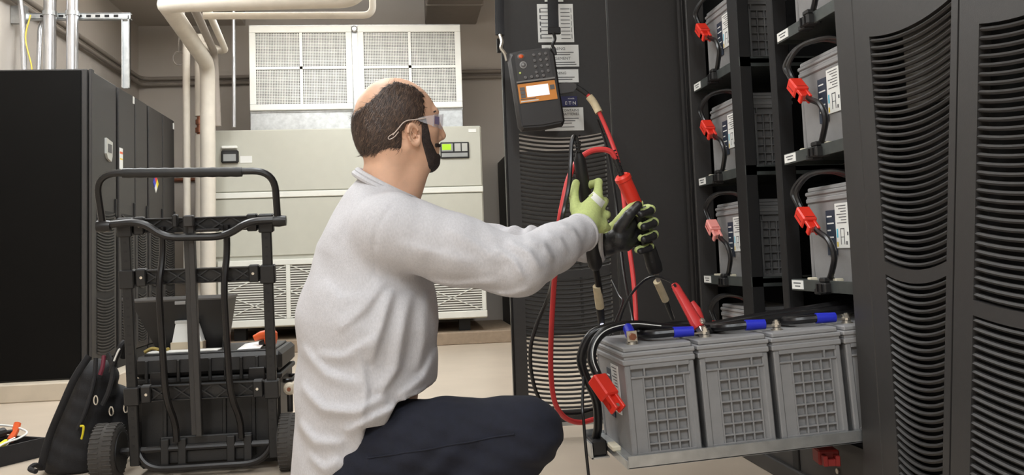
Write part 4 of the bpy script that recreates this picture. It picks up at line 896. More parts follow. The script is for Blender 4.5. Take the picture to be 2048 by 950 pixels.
part('face_print', mpoly([(0.13, 0.605), (0.45, 0.605), (0.45, 0.615), (0.13, 0.615)], 0.0285, 0.0288), m_ink, fc)
part('cable_port', mpoly([(0.98, 0.47), (1.12, 0.46), (1.28, 0.475), (1.34, 0.50), (1.34, 0.545), (1.26, 0.585), (0.98, 0.59)], -0.014, 0.014), mat('port_grey', (70, 68, 68), 0.55), t, 'grey cable plug')
for a in (0.02, 0.96): part('strap_lug', mpoly([(a-0.03, 0.02), (a+0.05, 0.02), (a+0.05, 0.10), (a-0.03, 0.10)], -0.01, 0.01), m_boot, t)
# straps
def dpt(px, py, Y=3.5): return at(px, py, Y=Y)
s = thing('shoulder_strap', 'black webbing strap with a metal clip holding the tester', 'strap', dpt(1107, 110))
def web(pts, w, th, m, nm, par): return part(nm, MB().tube(pts, w, 8, flat=(1.0, th), up=(1, 0, 0)), m, par)
web([dpt(1105, -40, 3.60), dpt(1106, 20, 3.58), dpt(1107, 62, 3.53)], 0.024, 0.12, m_cloth, 'webbing', s)
bk = part('buckle', MB().box(dpt(1096, 66, 3.52)-np.array((0, 0.006, 0.006)), dpt(1119, 56, 3.52)+np.array((0.004, 0.006, 0.004)), 0.003), m_blackm, s)
part('swivel_hook', MB().tube(crom([dpt(1107, 66, 3.515), dpt(1110, 78, 3.51), dpt(1105, 90, 3.51), dpt(1109, 100, 3.51), dpt(1111, 110, 3.51)], 5), 0.0065, 8), m_blackm, s)
s = thing('shoulder_strap', 'black strap end with a small hook at the left edge of the tester', 'strap', dpt(1003, 120))
web([dpt(999, -30, 3.62), dpt(999, 40, 3.60), dpt(1000, 70, 3.56)], 0.02, 0.25, m_cloth, 'webbing', s)
part('swivel_hook', MB().tube(crom([dpt(1000, 70, 3.55), dpt(1004, 84, 3.53), dpt(1002, 96, 3.52), dpt(1010, 108, 3.51), dpt(1014, 122, 3.505)], 5), 0.007, 8), m_tin, s)
# ------------------------------------------------------------------ the kneeling man
DH = 2.27
ank_r = at(850, 1000, Y=2.14); ank_r[2] = 0.095
ROOT = at(720, 1100, Y=2.2); ROOT[2] = 0.0
man = thing('person', 'man in a grey long-sleeved shirt and navy trousers squatting with two test probes', 'person', ROOT)
m_skin = mat('skin', (214, 170, 142), 0.5, var=0.10, vscale=28, bump=0.06, bscale=260)
m_skin.node_tree.nodes['Principled BSDF'].inputs['Subsurface Weight'].default_value = 0.12
m_skin.node_tree.nodes['Principled BSDF'].inputs['Subsurface Radius'].default_value = (0.01, 0.004, 0.002)
m_shirt = mat('heather_grey', (190, 188, 191), 0.9, var=0.09, vscale=260, bump=0.25, bscale=500, aniso=(1, 1, 0.5), detail=6)
m_pants = mat('navy_twill', (17, 20, 34), 0.9, var=0.2, vscale=60, bump=0.2, bscale=600)
m_hair = mat('dark_hair', (62, 48, 42), 0.6, var=0.55, vscale=90, bump=0.6, bscale=160, aniso=(1, 1, 0.18), detail=6)
m_beard = mat('beard_hair', (50, 40, 37), 0.7, var=0.4, vscale=200, bump=0.5, bscale=400)
m_glove = mat('glove_knit', (186, 198, 128), 0.85, var=0.1, vscale=200, bump=0.3, bscale=700)
m_glovep = mat('glove_palm', (36, 35, 36), 0.42, var=0.2, vscale=60, bump=0.35, bscale=90)
m_glab = mat('glove_label', (224, 224, 216), 0.7)
# skeleton, camera frame metres
sh_r, el_r, wr_r = Cp(788, 462, 2.13), Cp(1040, 534, 2.11), Cp(1168, 462, 2.335)
sh_l, el_l, wr_l = Cp(770, 448, 2.44), Cp(985, 494, 2.60), Cp(1215, 488, 2.53)
pel, wst, chs, upc, nck = Cp(725, 885, DH), Cp(732, 770, DH), Cp(736, 620, DH), Cp(745, 500, DH), Cp(766, 405, DH)
hip_r, kn_r = Cp(735, 910, 2.18), Cp(1052, 866, 2.08)
hip_l, kn_l = Cp(735, 915, 2.40), Cp(1015, 915, 2.42)
an_r = w2c((at(860, 1000, Y=2.10)[0], 2.12, 0.10)); an_l = w2c((at(835, 1000, Y=2.4)[0]-0.02, 2.44, 0.10))
HC = Cp(790, 238, DH)
AH = math.radians(20); Fh = np.array((math.cos(AH), 0.03, -math.sin(AH))); Fh /= np.linalg.norm(Fh); Uh = np.array((-0.03, 1, 0)); Lh = np.cross(Fh, Uh); Lh /= np.linalg.norm(Lh); Uh = np.cross(Lh, Fh)
RH = np.array((Fh, Lh, Uh))   # rows: forward, right-ear side, up
def hp_(f, l, u): return HC+Fh*f+Lh*l+Uh*u
def head_core(P):
    q = (P-HC.astype(np.float32)) @ RH.T.astype(np.float32)
    def E(c, r): return ell(q, c, r)
    d = E((-0.003, 0, 0.0), (0.101, 0.077, 0.104))
    d = smin(d, E((0.03, 0, -0.02), (0.078, 0.066, 0.095)), 0.03)          # face block
    d = smin(d, E((0.048, 0, -0.075), (0.058, 0.052, 0.055)), 0.025)       # jaw
    d = smin(d, E((0.083, 0, -0.108), (0.023, 0.028, 0.022)), 0.02)        # chin
    d = smin(d, rc(q, (0.02, 0.052, -0.07), (0.07, 0.032, -0.105), 0.018, 0.016), 0.02)
    d = smin(d, rc(q, (0.02, -0.052, -0.07), (0.07, -0.032, -0.105), 0.018, 0.016), 0.02)
    d = smin(d, rc(q, (0.094, 0.03, 0.012), (0.094, -0.03, 0.012), 0.012, 0.012), 0.015)   # brow
    d = smin(d, rc(q, (0.102, 0, 0.0), (0.119, 0, -0.043), 0.009, 0.0125), 0.010)           # nose
    d = smin(d, rc(q, (0.108, 0.012, -0.05), (0.108, -0.012, -0.05), 0.009, 0.009), 0.008)
    d = smin(d, rc(q, (0.100, 0.016, -0.077), (0.100, -0.016, -0.077), 0.0085, 0.0085), 0.01)  # lips
    d = smin(d, rc(q, (0.098, 0.014, -0.088), (0.098, -0.014, -0.088), 0.0085, 0.0085), 0.008)
    d = smin(d, E((0.075, 0.038, -0.03), (0.024, 0.022, 0.022)), 0.02); d = smin(d, E((0.075, -0.038, -0.03), (0.024, 0.022, 0.022)), 0.02)
    for s in (1, -1): d = smax(d, -E((0.105, 0.032*s, -0.006), (0.016, 0.016, 0.012)), 0.012)    # sockets
    d = smin(d, E((-0.045, 0, -0.045), (0.05, 0.055, 0.06)), 0.03)         # occiput to nape
    return d, q
def f_ear(q, s):
    c = np.array((0.027, 0.078*s, -0.045), np.float32); e = q-c
    th = math.radians(14); er = np.stack([e[:, 0]*math.cos(th)+e[:, 2]*math.sin(th), e[:, 1]-0.22*s*(-e[:, 0]), -e[:, 0]*math.sin(th)+e[:, 2]*math.cos(th)], 1)
    d = ell(er, (0, 0, 0), (0.0150, 0.0075, 0.0265))
    rim = np.abs(np.sqrt((er[:, 0]/0.0140)**2+(er[:, 2]/0.0245)**2)-1)*0.016
    d = smin(d, np.sqrt(rim**2+(er[:, 1]-0.006*s)**2)-0.0036, 0.004)
    d = smax(d, -ell(er, (0.002, 0.009*s, 0.001), (0.0088, 0.0135, 0.0150)), 0.002)
    d = smin(d, rc(er, (-0.004, 0.004*s, 0.014), (0.006, 0.005*s, -0.008), 0.0022, 0.0028), 0.003)
    d = smin(d, ell(er, (0.004, 0.0, -0.022), (0.008, 0.0065, 0.009)), 0.006)
    return d
def f_body(P):
    d, q = head_core(P)
    for s in (1, -1): d = smin(d, f_ear(q, s), 0.004)
    d = smin(d, rc(P, Cp(783, 300, DH), Cp(772, 400, DH), 0.062, 0.069), 0.022)
    d = smin(d, rc(P, Cp(840, 322, DH), Cp(800, 400, DH-0.0), 0.03, 0.05), 0.02)      # throat
    return d
def f_trunk(P, sh):
    Q = P.copy(); Q[:, 2] = (Q[:, 2]+DH)*0.82-DH
    return Q
def f_limbs(P):
    Q = P.copy(); Q[:, 2] = (Q[:, 2]+DH)*0.8-DH
    d = union([rc(Q, pel, wst, 0.13, 0.125), rc(Q, wst, chs, 0.125, 0.135), rc(Q, chs, upc, 0.135, 0.10), rc(Q, upc, nck, 0.10, 0.05), rc(P, nck, Cp(783, 310, DH), 0.055, 0.058)], 0.03)
    d = smin(d, union([rc(P, sh_r, el_r, 0.055, 0.042), rc(P, el_r, wr_r, 0.042, 0.030), rc(P, sh_l, el_l, 0.055, 0.042), rc(P, el_l, wr_l, 0.042, 0.030), rc(P, sh_r, sh_l, 0.05, 0.05)], 0.02), 0.03)
    d = smin(d, union([rc(P, hip_r, kn_r, 0.09, 0.06), rc(P, kn_r, an_r, 0.058, 0.04), rc(P, hip_l, kn_l, 0.09, 0.06), rc(P, kn_l, an_l, 0.058, 0.04)], 0.012), 0.03)
    return d
# one continuous body mesh: head + neck + trunk + limbs + hands
def fingers_r(P, g=0.0):
    pr = [Cp(1196, 384, 2.385), Cp(1206, 405, 2.385), Cp(1211, 430, 2.385), Cp(1212, 455, 2.38)]
    ds = [rc(P, wr_r, Cp(1180, 425, 2.36), 0.034+g, 0.030+g), rc(P, Cp(1172, 440, 2.35), Cp(1200, 450, 2.37), 0.034+g, 0.022+g), rc(P, Cp(1180, 420, 2.36), Cp(1192, 400, 2.375), 0.028+g, 0.021+g)]
    for i, k in enumerate(pr):
        mid = k+np.array((0.007, 0.006-i*0.003, -0.036)); tip = k+np.array((-0.020, 0.0-i*0.003, -0.064)); end = k+np.array((-0.040, -0.006, -0.055))
        r = (0.0115, 0.0118, 0.0112, 0.0098)[i]+g
        if i == 0: mid = k+np.array((0.004, 0.026, -0.028)); tip = k+np.array((-0.016, 0.020, -0.060)); end = k+np.array((-0.036, 0.004, -0.062))
        ds.append(union([rc(P, Cp(1185, 428+i*8, 2.365), k, 0.016+g, r+0.001), rc(P, k, mid, r, r*0.95), rc(P, mid, tip, r*0.95, r*0.9), rc(P, tip, end, r*0.9, r*0.8)], 0.004))
    th = union([rc(P, Cp(1163, 445, 2.345), Cp(1152, 418, 2.36), 0.021+g, 0.016+g), rc(P, Cp(1152, 418, 2.36), Cp(1147, 390, 2.385), 0.0145+g, 0.0125+g), rc(P, Cp(1147, 390, 2.385), Cp(1152, 366, 2.405), 0.0125+g, 0.0105+g)], 0.005)
    return union(ds+[th], 0.008)
def fingers_l(P, g=0.0):
    ds = [rc(P, wr_l, Cp(1240, 468, 2.53), 0.034+g, 0.034+g), rc(P, Cp(1236, 478, 2.52), Cp(1256, 448, 2.535), 0.036+g, 0.026+g), rc(P, Cp(1250, 485, 2.53), Cp(1272, 470, 2.555), 0.026+g, 0.022+g)]
    tops = [(1300, 422), (1306, 447), (1306, 472), (1298, 496)]
    for i, (x, y) in enumerate(tops):
        r = (0.0122, 0.0125, 0.0120, 0.0105)[i]+g
        k = Cp(1268, y-2+(452-y)*0.15, 2.575); mid = Cp(x-6, y-2, 2.575); out = Cp(x, y, 2.535); tip = Cp(x-18, y+7, 2.497)
        ds.append(union([rc(P, k, mid, r*1.1, r), rc(P, mid, out, r, r), rc(P, out, tip, r, r*0.85)], 0.004))
    th = union([rc(P, Cp(1240, 455, 2.505), Cp(1258, 430, 2.495), 0.020+g, 0.0155+g), rc(P, Cp(1258, 430, 2.495), Cp(1276, 410, 2.50), 0.0145+g, 0.0118+g)], 0.005)
    return union(ds+[th], 0.006)
def f_all(P):
    hd = np.full(len(P), 0.3, np.float32); up = P[:, 1] > Cp(0, 440, DH)[1]-0.03
    if up.any(): hd[up] = f_body(P[up])
    d = smin(hd, f_limbs(P), 0.02)
    hr = union([rc(P, wr_r, Cp(1180, 425, 2.36), 0.026, 0.022), rc(P, Cp(1180, 425, 2.362), Cp(1203, 425, 2.385), 0.018, 0.008), rc(P, Cp(1160, 440, 2.347), Cp(1148, 395, 2.38), 0.012, 0.006)], 0.008)
    hl = union([rc(P, wr_l, Cp(1240, 468, 2.53), 0.026, 0.025), rc(P, Cp(1240, 462, 2.53), Cp(1262, 450, 2.565), 0.020, 0.009), rc(P, Cp(1240, 455, 2.505), Cp(1262, 426, 2.497), 0.011, 0.006)], 0.008)
    return smin(smin(d, hr, 0.008), hl, 0.008)
# head part at fine resolution needs its own grid; the trunk is hidden by clothes, so both come out of one field at two spacings
body_lo, body_hi = bounds([HC, kn_r, an_r, an_l, wr_l, wr_r, pel, sh_l], 0.17)
def soft_two(name, fn, lo, hi, h, m, parent):
    return soft(name, fn, lo, hi, h, m, parent, relax=1)
body = soft_two('body', f_all, body_lo, body_hi, 0.0062, m_skin, man)
def refine_head():
    """pull the coarse head vertices exactly onto the field and subdivide the head region once"""
    import bmesh
    bm = bmesh.new(); bm.from_mesh(body.data)
    off = OFF[man.name]
    co = np.array([v.co[:] for v in bm.verts]); cc = (co+off-CAMP) @ MC
    lim = cc[:, 1] > Cp(770, 400, DH)[1]
    sel = set(np.nonzero(lim)[0].tolist()); bm.verts.ensure_lookup_table()
    es = [e for e in bm.edges if e.verts[0].index in sel and e.verts[1].index in sel]
    bmesh.ops.subdivide_edges(bm, edges=es, cuts=1, use_grid_fill=True)
    for rad in (0.05, 0.046):
        bm.verts.index_update(); co = np.array([v.co[:] for v in bm.verts]); cc = (co+off-CAMP) @ MC
        lim = np.minimum(np.linalg.norm(cc-hp_(0.027, 0.08, -0.045), axis=1), np.linalg.norm(cc-hp_(0.027, -0.08, -0.045), axis=1)) < rad
        sel = set(np.nonzero(lim)[0].tolist()); bm.verts.ensure_lookup_table()
        bmesh.ops.subdivide_edges(bm, edges=[e for e in bm.edges if e.verts[0].index in sel and e.verts[1].index in sel], cuts=1, use_grid_fill=True)
    co = np.array([v.co[:] for v in bm.verts]); cc = (co+off-CAMP) @ MC; m = cc[:, 1] > Cp(770, 395, DH)[1]
    P = cc[m].astype(np.float32)
    for _ in range(5):
        d = f_body(P); e = 0.0006; g = np.stack([f_body(P+np.eye(3, dtype=np.float32)[i]*e)-d for i in range(3)], 1)/e
        gn = (g*g).sum(1)+1e-6; P = P-g*np.clip(d/gn, -0.004, 0.004)[:, None]
    cc[m] = P; w = cc @ MC.T+CAMP-off
    for v, p in zip(bm.verts, w): v.co = p
    bm.to_mesh(body.data); bm.free()
    body.data.polygons.foreach_set('use_smooth', [True]*len(body.data.polygons))
refine_head()
# hair: offset of the skull cut to the horseshoe the photo shows
def f_hair(P):
    d, q = head_core(P); f, l, u = q[:, 0], np.abs(q[:, 1]), q[:, 2]
    n1 = np.sin(f*190+u*60)*np.sin(u*40+f*90)*0.0008
    shell = d-0.0042+n1
    ub = np.interp(f, [-0.11, -0.085, -0.06, -0.03, 0.0, 0.04, 0.07], [0.022, 0.026, 0.042, 0.074, 0.088, 0.074, 0.05]).astype(np.float32)
    m = u-(ub+0.45*(l-0.036))
    front = f-(0.058+0.12*np.clip(u-0.01, -0.02, 0.06)-0.35*np.clip(-0.008-u, 0, 0.05))
    nape = -(u+0.090+0.6*np.maximum(f+0.045, 0))
    ear = -(np.sqrt(((f-0.030)/0.026)**2+((u+0.046)/0.038)**2)-1)*0.026
    jag = 0.0022*np.sin(u*430+f*210)+0.0016*np.sin(f*640-u*380)+0.0012*np.sin(l*700)
    m = m+jag; front = front+jag*1.2; nape = nape+jag
    cut = np.maximum.reduce([m, front, nape, ear, np.minimum(f-0.0, -0.035-u)])
    return smax(shell, cut, 0.006)
lo, hi = bounds([HC], 0.15)
hair = soft('hair', f_hair, lo, hi, 0.0028, m_hair, man, 'short dark brown hair around a bald crown', relax=1)
def strand_mat(nm, c0_, c1_, c2_):
    ms = bpy.data.materials.new(nm); ms.use_nodes = True; nt = ms.node_tree; bs = nt.nodes['Principled BSDF']; bs.inputs['Roughness'].default_value = 0.45
    gi = nt.nodes.new('ShaderNodeNewGeometry'); rp = nt.nodes.new('ShaderNodeValToRGB'); nt.links.new(gi.outputs['Random Per Island'], rp.inputs[0]); nt.links.new(rp.outputs[0], bs.inputs['Base Color'])
    rp.color_ramp.elements[0].color = lin(c0_)+(1,); rp.color_ramp.elements[1].color = lin(c2_)+(1,); rp.color_ramp.elements[1].position = 1.0
    el_ = rp.color_ramp.elements.new(0.55); el_.color = lin(c1_)+(1,)
    return ms
def strands(host, n, l0, l1, w, dirv, ms, lift, seed):
    rg = np.random.default_rng(seed); me = host.data; nv = len(me.vertices); co = np.empty(nv*3, np.float32); no = np.empty(nv*3, np.float32)
    me.vertices.foreach_get('co', co); me.vertices.foreach_get('normal', no); co = co.reshape(-1, 3)+OFF[man.name]; no = no.reshape(-1, 3)
    idx = rg.choice(nv, n); dn = c2w(dirv[None])[0]-CAMP
    p = co[idx]; N = no[idx]; p = p-N*0.001
    td = dn*(rg.random((n, 1)) < 0.9)+rg.normal(0, 0.16, (n, 3)); td = td-N*(td*N).sum(1, keepdims=True); td /= np.linalg.norm(td, axis=1, keepdims=True)+1e-6
    sd = np.cross(N, td); L_ = rg.uniform(l0, l1, (n, 1)); mid = p+td*L_*0.5+N*lift; e = p+td*L_+N*lift*0.45
    vs = np.stack([p+sd*w, p-sd*w, mid-sd*w, mid+sd*w, e], 1).reshape(-1, 3)
    fs = []
    for i in range(n): fs += [(5*i, 5*i+1, 5*i+2, 5*i+3), (5*i+3, 5*i+2, 5*i+4)]
    mb = MB(); mb.v = [tuple(q) for q in vs]; mb.f = fs
    me = bpy.data.meshes.new('strands'); me.from_pydata([tuple(q) for q in (vs-OFF[man.name])], [], fs); me.materials.append(ms)
    o = bpy.data.objects.new(host.name.split('.')[0]+'_strands', me); COL.objects.link(o); o.parent = host; o['kind'] = 'stuff'; OFF[o.name] = OFF[man.name]
strands(hair, 13000, 0.012, 0.026, 0.0004, -Uh-Fh*0.55, strand_mat('hair_strand', (46, 36, 32), (76, 60, 51), (122, 98, 80)), 0.0022, 3)
def f_beard(P):
    d, q = head_core(P); f, l, u = q[:, 0], np.abs(q[:, 1]), q[:, 2]
    shell = d-0.0035-0.0035*np.clip((-u-0.08)/0.05, 0, 1)+np.sin(f*500)*np.sin(u*420)*0.0006
    jaw = np.interp(u, [-0.14, -0.115, -0.09, -0.06, -0.02, 0.0], [0.098, 0.092, 0.078, 0.064, 0.058, 0.056]).astype(np.float32)
    wid = np.interp(u, [-0.14, -0.115, -0.09, -0.06, -0.02, 0.0], [0.030, 0.026, 0.019, 0.0135, 0.0085, 0.0060]).astype(np.float32)
    band = np.abs(f-jaw-0.0)-wid
    chin = np.sqrt(((f-0.098)/0.028)**2+((u+0.118)/0.028)**2)*0.025-0.025
    lip = np.maximum(np.abs(u+0.069)-0.005, 0.09-f)
    side = np.maximum(band, np.maximum(u-0.0, np.minimum(0.030-l, u+0.1)))
    cut = np.minimum(np.minimum(side, chin), lip)
    return smax(shell, cut, 0.004)
beard = soft('beard', f_beard, lo, hi, 0.0028, m_beard, man, 'dark trimmed beard', relax=1)
strands(beard, 3500, 0.004, 0.008, 0.0003, -Uh+Fh*0.3, strand_mat('beard_strand', (36, 28, 26), (54, 42, 38), (90, 70, 60)), 0.0014, 5)
for s, nm in ((1, 'near'), (-1, 'far')):
    c = c2w(hp_(0.091, 0.032*s, -0.006)[None])[0]; fw = c2w(hp_(0.10, 0.032*s, -0.006)[None])[0]-c
    e = part('eyeball', MB().lathe([(-0.012, 0.002), (-0.0085, 0.0085), (0, 0.012), (0.0085, 0.0085), (0.012, 0.002)], c, fw, 16), mat('eye_white', (224, 218, 210), 0.2), man)
    part('iris', MB().lathe([(0.0095, 0.0056), (0.0122, 0.004), (0.0125, 0.001)], c, fw, 12), mat('iris_brown', (60, 42, 30), 0.2), e)
    part('eyebrow', MB().tube([c2w(hp_(0.104, 0.016*s, 0.016)[None])[0], c2w(hp_(0.101, 0.034*s, 0.019)[None])[0], c2w(hp_(0.088, 0.05*s, 0.013)[None])[0]], [0.003, 0.004, 0.002], 6), m_beard, man)
# safety glasses
m_clear = mat('clear_plastic', (232, 232, 240), 0.06, trans=0.0, alpha=0.28, spec=0.8)
g = part('safety_glasses', MB(), m_clear, man) if False else None
def hw(f, l, u): return c2w(hp_(f, l, u)[None])[0]
def glpanel(top, bot, th):
    n = len(top); T_ = [hw(*p) for p in top]; B_ = [hw(*p) for p in bot]; return MB().strip(T_, B_, th)
arc = [(0.122-0.50*(abs(l)**1.7)*8.5*0.9, l) for l in np.linspace(-0.068, 0.068, 17)]
arc = [(0.124-9.0*l*l, l) for l in np.linspace(-0.068, 0.068, 17)]
g = part('safety_glasses', glpanel([(f, l, 0.012-0.1*abs(l)) for f, l in arc], [(f-0.004, l, -0.030+0.18*max(abs(l)-0.035, 0)) for f, l in arc], c2w(hp_(0.0018, 0, 0)[None])[0]-c2w(hp_(0, 0, 0)[None])[0]), m_clear, man, 'clear safety glasses')
for s in (1, -1):
    part('side_shield', glpanel([(0.083, 0.0685*s, 0.004), (0.062, 0.076*s, 0.001), (0.04, 0.081*s, -0.004)], [(0.081, 0.0685*s, -0.024), (0.062, 0.076*s, -0.018), (0.04, 0.081*s, -0.011)], c2w(hp_(0, 0.0015*s, 0)[None])[0]-c2w(hp_(0, 0, 0)[None])[0]), m_clear, g)
    part('temple_arm', MB().tube(crom([hw(0.06, 0.079*s, -0.004), hw(0.035, 0.086*s, -0.008), hw(0.005, 0.089*s, -0.013), hw(-0.014, 0.088*s, -0.032), hw(-0.026, 0.085*s, -0.046)], 6), 0.0015, 6), mat('arm_clear', (226, 208, 196), 0.15, alpha=0.55), g)
    part('arm_tip', MB().tube(crom([hw(-0.022, 0.087*s, -0.040), hw(-0.036, 0.083*s, -0.050), hw(-0.034, 0.083*s, -0.056), hw(-0.022, 0.086*s, -0.050), hw(-0.012, 0.088*s, -0.038)], 5), 0.0011, 5), mat('arm_clear', (226, 208, 196), 0.15), g)
part('hinge_print', MB().strip([hw(0.0845, 0.0705, 0.0), hw(0.100, 0.058, 0.0)], [hw(0.0835, 0.0705, -0.018), hw(0.099, 0.058, -0.02)], (0.0, 0, 0.0004)), mat('hinge_violet', (120, 108, 150), 0.3, alpha=0.6), g)
# shirt
def polysd(x, y, poly):
    p = np.stack([x, y], 1); n = len(poly); V = np.array(poly, np.float32); d = np.full(len(p), 1e9, np.float32); s = np.ones(len(p), np.float32)
    for i in range(n):
        a, b = V[i], V[i-1]; e = b-a; w = p-a; t = np.clip((w @ e)/(e @ e), 0, 1); dd = w-t[:, None]*e; d = np.minimum(d, (dd*dd).sum(1))
        c1 = p[:, 1] >= a[1]; c2 = p[:, 1] < b[1]; c3 = e[0]*w[:, 1] > e[1]*w[:, 0]
        fl = (c1 & c2 & c3) | (~c1 & ~c2 & ~c3); s = np.where(fl, -s, s)
    return s*np.sqrt(d)
hem = [(540, 1080), (600, 990), (665, 950), (730, 888), (738, 842), (776, 842), (797, 800), (830, 792), (900, 780), (1400, 780), (1400, 200), (400, 200), (400, 1080)]
hem_m = [tuple(Cp(a, b, 2.12)[:2]) for a, b in hem]
def wrink(P, a, b, n, amp, fr, ph=0.0):
    a = np.asarray(a, np.float32); ba = np.asarray(b, np.float32)-a; t = ((P-a) @ ba)/(ba @ ba)
    return amp*np.sin(t*fr*6.2832+ph+2.0*np.sin(P[:, 2]*31+P[:, 1]*23)+1.3*np.sin(P[:, 0]*37-P[:, 2]*19))
def seg2(x, y, pts):
    d = np.full(len(x), 1e9, np.float32); tt = np.zeros(len(x), np.float32); n = len(pts)-1
    for i in range(n):
        a = np.array(pts[i], np.float32); e = np.array(pts[i+1], np.float32)-a; t = np.clip(((x-a[0])*e[0]+(y-a[1])*e[1])/(e @ e), 0, 1)
        sx, sy = x-a[0]-t*e[0], y-a[1]-t*e[1]; q = sx*sx+sy*sy; sg = np.sign(e[0]*sy-e[1]*sx)
        up = q < d*d; tt = np.where(up, (i+t)/n, tt); d = np.where(up, np.sqrt(q), d); side = sg if i == 0 else np.where(up, sg, side)
    return d, tt, side
def folds(P, L):
    out = np.zeros(len(P), np.float32)
    for pts, amp, w in L:
        d, tt, side = seg2(P[:, 0], P[:, 1], pts); env = np.sqrt(np.clip(4*tt*(1-tt), 0, 1))
        ww = np.where(side > 0, w*0.45, w*1.15)          # steep on one side, soft on the other
        out -= 1.35*amp*env*np.exp(-(d/ww)**2)
    return out
def FL(pts, amp, w, dd=2.13): return ([tuple(Cp(a, b, dd)[:2]) for a, b in pts], amp, w)
TORSO_FOLDS = [FL([(790, 575), (775, 640), (752, 715)], 0.010, 0.016), FL([(822, 585), (812, 655), (800, 730), (770, 775)], 0.011, 0.017), FL([(852, 590), (850, 680), (835, 745)], 0.009, 0.016), FL([(775, 560), (740, 610), (690, 650)], 0.006, 0.016),
    FL([(606, 690), (665, 735), (735, 752)], 0.008, 0.018), FL([(604, 765), (660, 800), (725, 802), (782, 778)], 0.010, 0.017), FL([(700, 845), (760, 815), (852, 785)], 0.010, 0.016), FL([(800, 785), (845, 755), (866, 715)], 0.009, 0.015),
    FL([(600, 840), (640, 868), (700, 868)], 0.008, 0.018), FL([(640, 700), (700, 700), (765, 660)], 0.006, 0.016), FL([(620, 900), (660, 920), (690, 900)], 0.007, 0.016), FL([(650, 560), (690, 590), (745, 585)], 0.004, 0.020), FL([(735, 365), (700, 420), (668, 480)], 0.003, 0.022),
    FL([(730, 690), (745, 770), (735, 835)], 0.006, 0.014), FL([(799, 402), (768, 450), (757, 500), (758, 556)], -0.004, 0.005)]
SLEEVE_FOLDS = [FL([(800, 480), (880, 500), (960, 520)], 0.004, 0.020), FL([(840, 560), (920, 565), (1000, 555)], 0.005, 0.016), FL([(900, 450), (960, 485), (1010, 520)], 0.005, 0.014), FL([(990, 488), (1030, 515), (1048, 552)], 0.008, 0.012), FL([(1015, 478), (1058, 498), (1082, 535)], 0.008, 0.012),
    FL([(1050, 468), (1085, 482), (1105, 515)], 0.007, 0.011, 2.2), FL([(1085, 458), (1115, 470), (1132, 500)], 0.006, 0.010, 2.25), FL([(1115, 445), (1142, 455), (1160, 485)], 0.005, 0.009, 2.28), FL([(960, 575), (1010, 585), (1060, 570)], 0.005, 0.012), FL([(799, 402), (768, 450), (757, 500), (758, 556)], -0.004, 0.005)]
def f_shirt(P):
    Q = P.copy(); Q[:, 2] = (Q[:, 2]+DH)*0.80-DH
    tor = union([rc(Q, Cp(715, 940, DH), Cp(735, 770, DH), 0.160, 0.168), rc(Q, Cp(735, 770, DH), Cp(737, 630, DH), 0.166, 0.168), rc(Q, Cp(737, 630, DH), Cp(748, 510, DH), 0.168, 0.135), rc(Q, Cp(748, 510, DH), Cp(766, 420, DH), 0.13, 0.085)], 0.04)
    yok = union([rc(P, Cp(752, 425, DH), sh_r+np.array((-0.02, -0.002, 0)), 0.075, 0.072), rc(P, Cp(752, 425, DH), sh_l+np.array((-0.02, -0.002, 0)), 0.075, 0.072)], 0.03)
    d = smin(tor, yok, 0.05)
    d = smin(d, rc(P, Cp(770, 415, DH), Cp(778, 368, DH), 0.078, 0.074), 0.02)
    # folds on the trunk: diagonal drape from the armpit and sag above the waist
    x, y, z = P[:, 0], P[:, 1], P[:, 2]
    d = d+folds(P, TORSO_FOLDS)*np.clip((z+DH+0.05)*14, 0, 1)+0.0016*np.sin(x*33+y*21+2*np.sin(y*17+z*13))
    arr = union([rc(P, sh_r, (sh_r+el_r)/2, 0.092, 0.080), rc(P, (sh_r+el_r)/2, el_r, 0.080, 0.066), rc(P, el_r, (el_r+wr_r)/2, 0.066, 0.060), rc(P, (el_r+wr_r)/2, wr_r+(el_r-wr_r)*0.06, 0.060, 0.048)], 0.02)
    tE = np.clip(((P-sh_r.astype(np.float32)) @ (el_r-sh_r).astype(np.float32))/((el_r-sh_r) @ (el_r-sh_r)), 0, 1.2)
    arr = arr+folds(P, SLEEVE_FOLDS)+wrink(P, sh_r, el_r, 0, 0.0012, 2.2)
    arl = union([rc(P, sh_l, el_l, 0.085, 0.060), rc(P, el_l, wr_l+(el_l-wr_l)*0.05, 0.060, 0.046)], 0.02)+wrink(P, sh_l, el_l, 0, 0.002, 4.0)+wrink(P, el_l, wr_l, 0, 0.0045, 5.0, 0.5)*np.clip((P[:, 0]-el_l[0]+0.05)*10, 0, 1)
    arr = np.maximum(arr, (P-wr_r.astype(np.float32)) @ ((wr_r-el_r)/np.linalg.norm(wr_r-el_r)).astype(np.float32)+0.012)
    arl = np.maximum(arl, (P-wr_l.astype(np.float32)) @ ((wr_l-el_l)/np.linalg.norm(wr_l-el_l)).astype(np.float32)+0.012)
    # trunk cut at hem and neckline
    d = smax(d, polysd(x, y, hem_m), 0.006)
    na = np.array((0.50, 1.0, 0.0), np.float32); na /= np.linalg.norm(na); nc = Cp(776, 368, DH).astype(np.float32)
    d = smax(d, (P-nc) @ na-0.004, 0.004)
    d = smin(smin(d, arr, 0.022), arl, 0.03)
    return d
lo, hi = bounds([Cp(570, 960, DH), Cp(700, 330, 2.0), wr_r, wr_l, sh_l+np.array((0, 0, -0.1)), sh_r+np.array((0, 0, 0.1))], 0.07)
shirt = soft('shirt', f_shirt, lo, hi, 0.0058, m_shirt, man, 'light grey long-sleeved shirt', relax=1)
na = np.array((0.50, 1.0, 0.0)); na /= np.linalg.norm(na); nc = Cp(776, 370, DH); e1 = np.cross(na, (0, 0, 1.0)); e1 /= np.linalg.norm(e1); e2 = np.cross(na, e1)
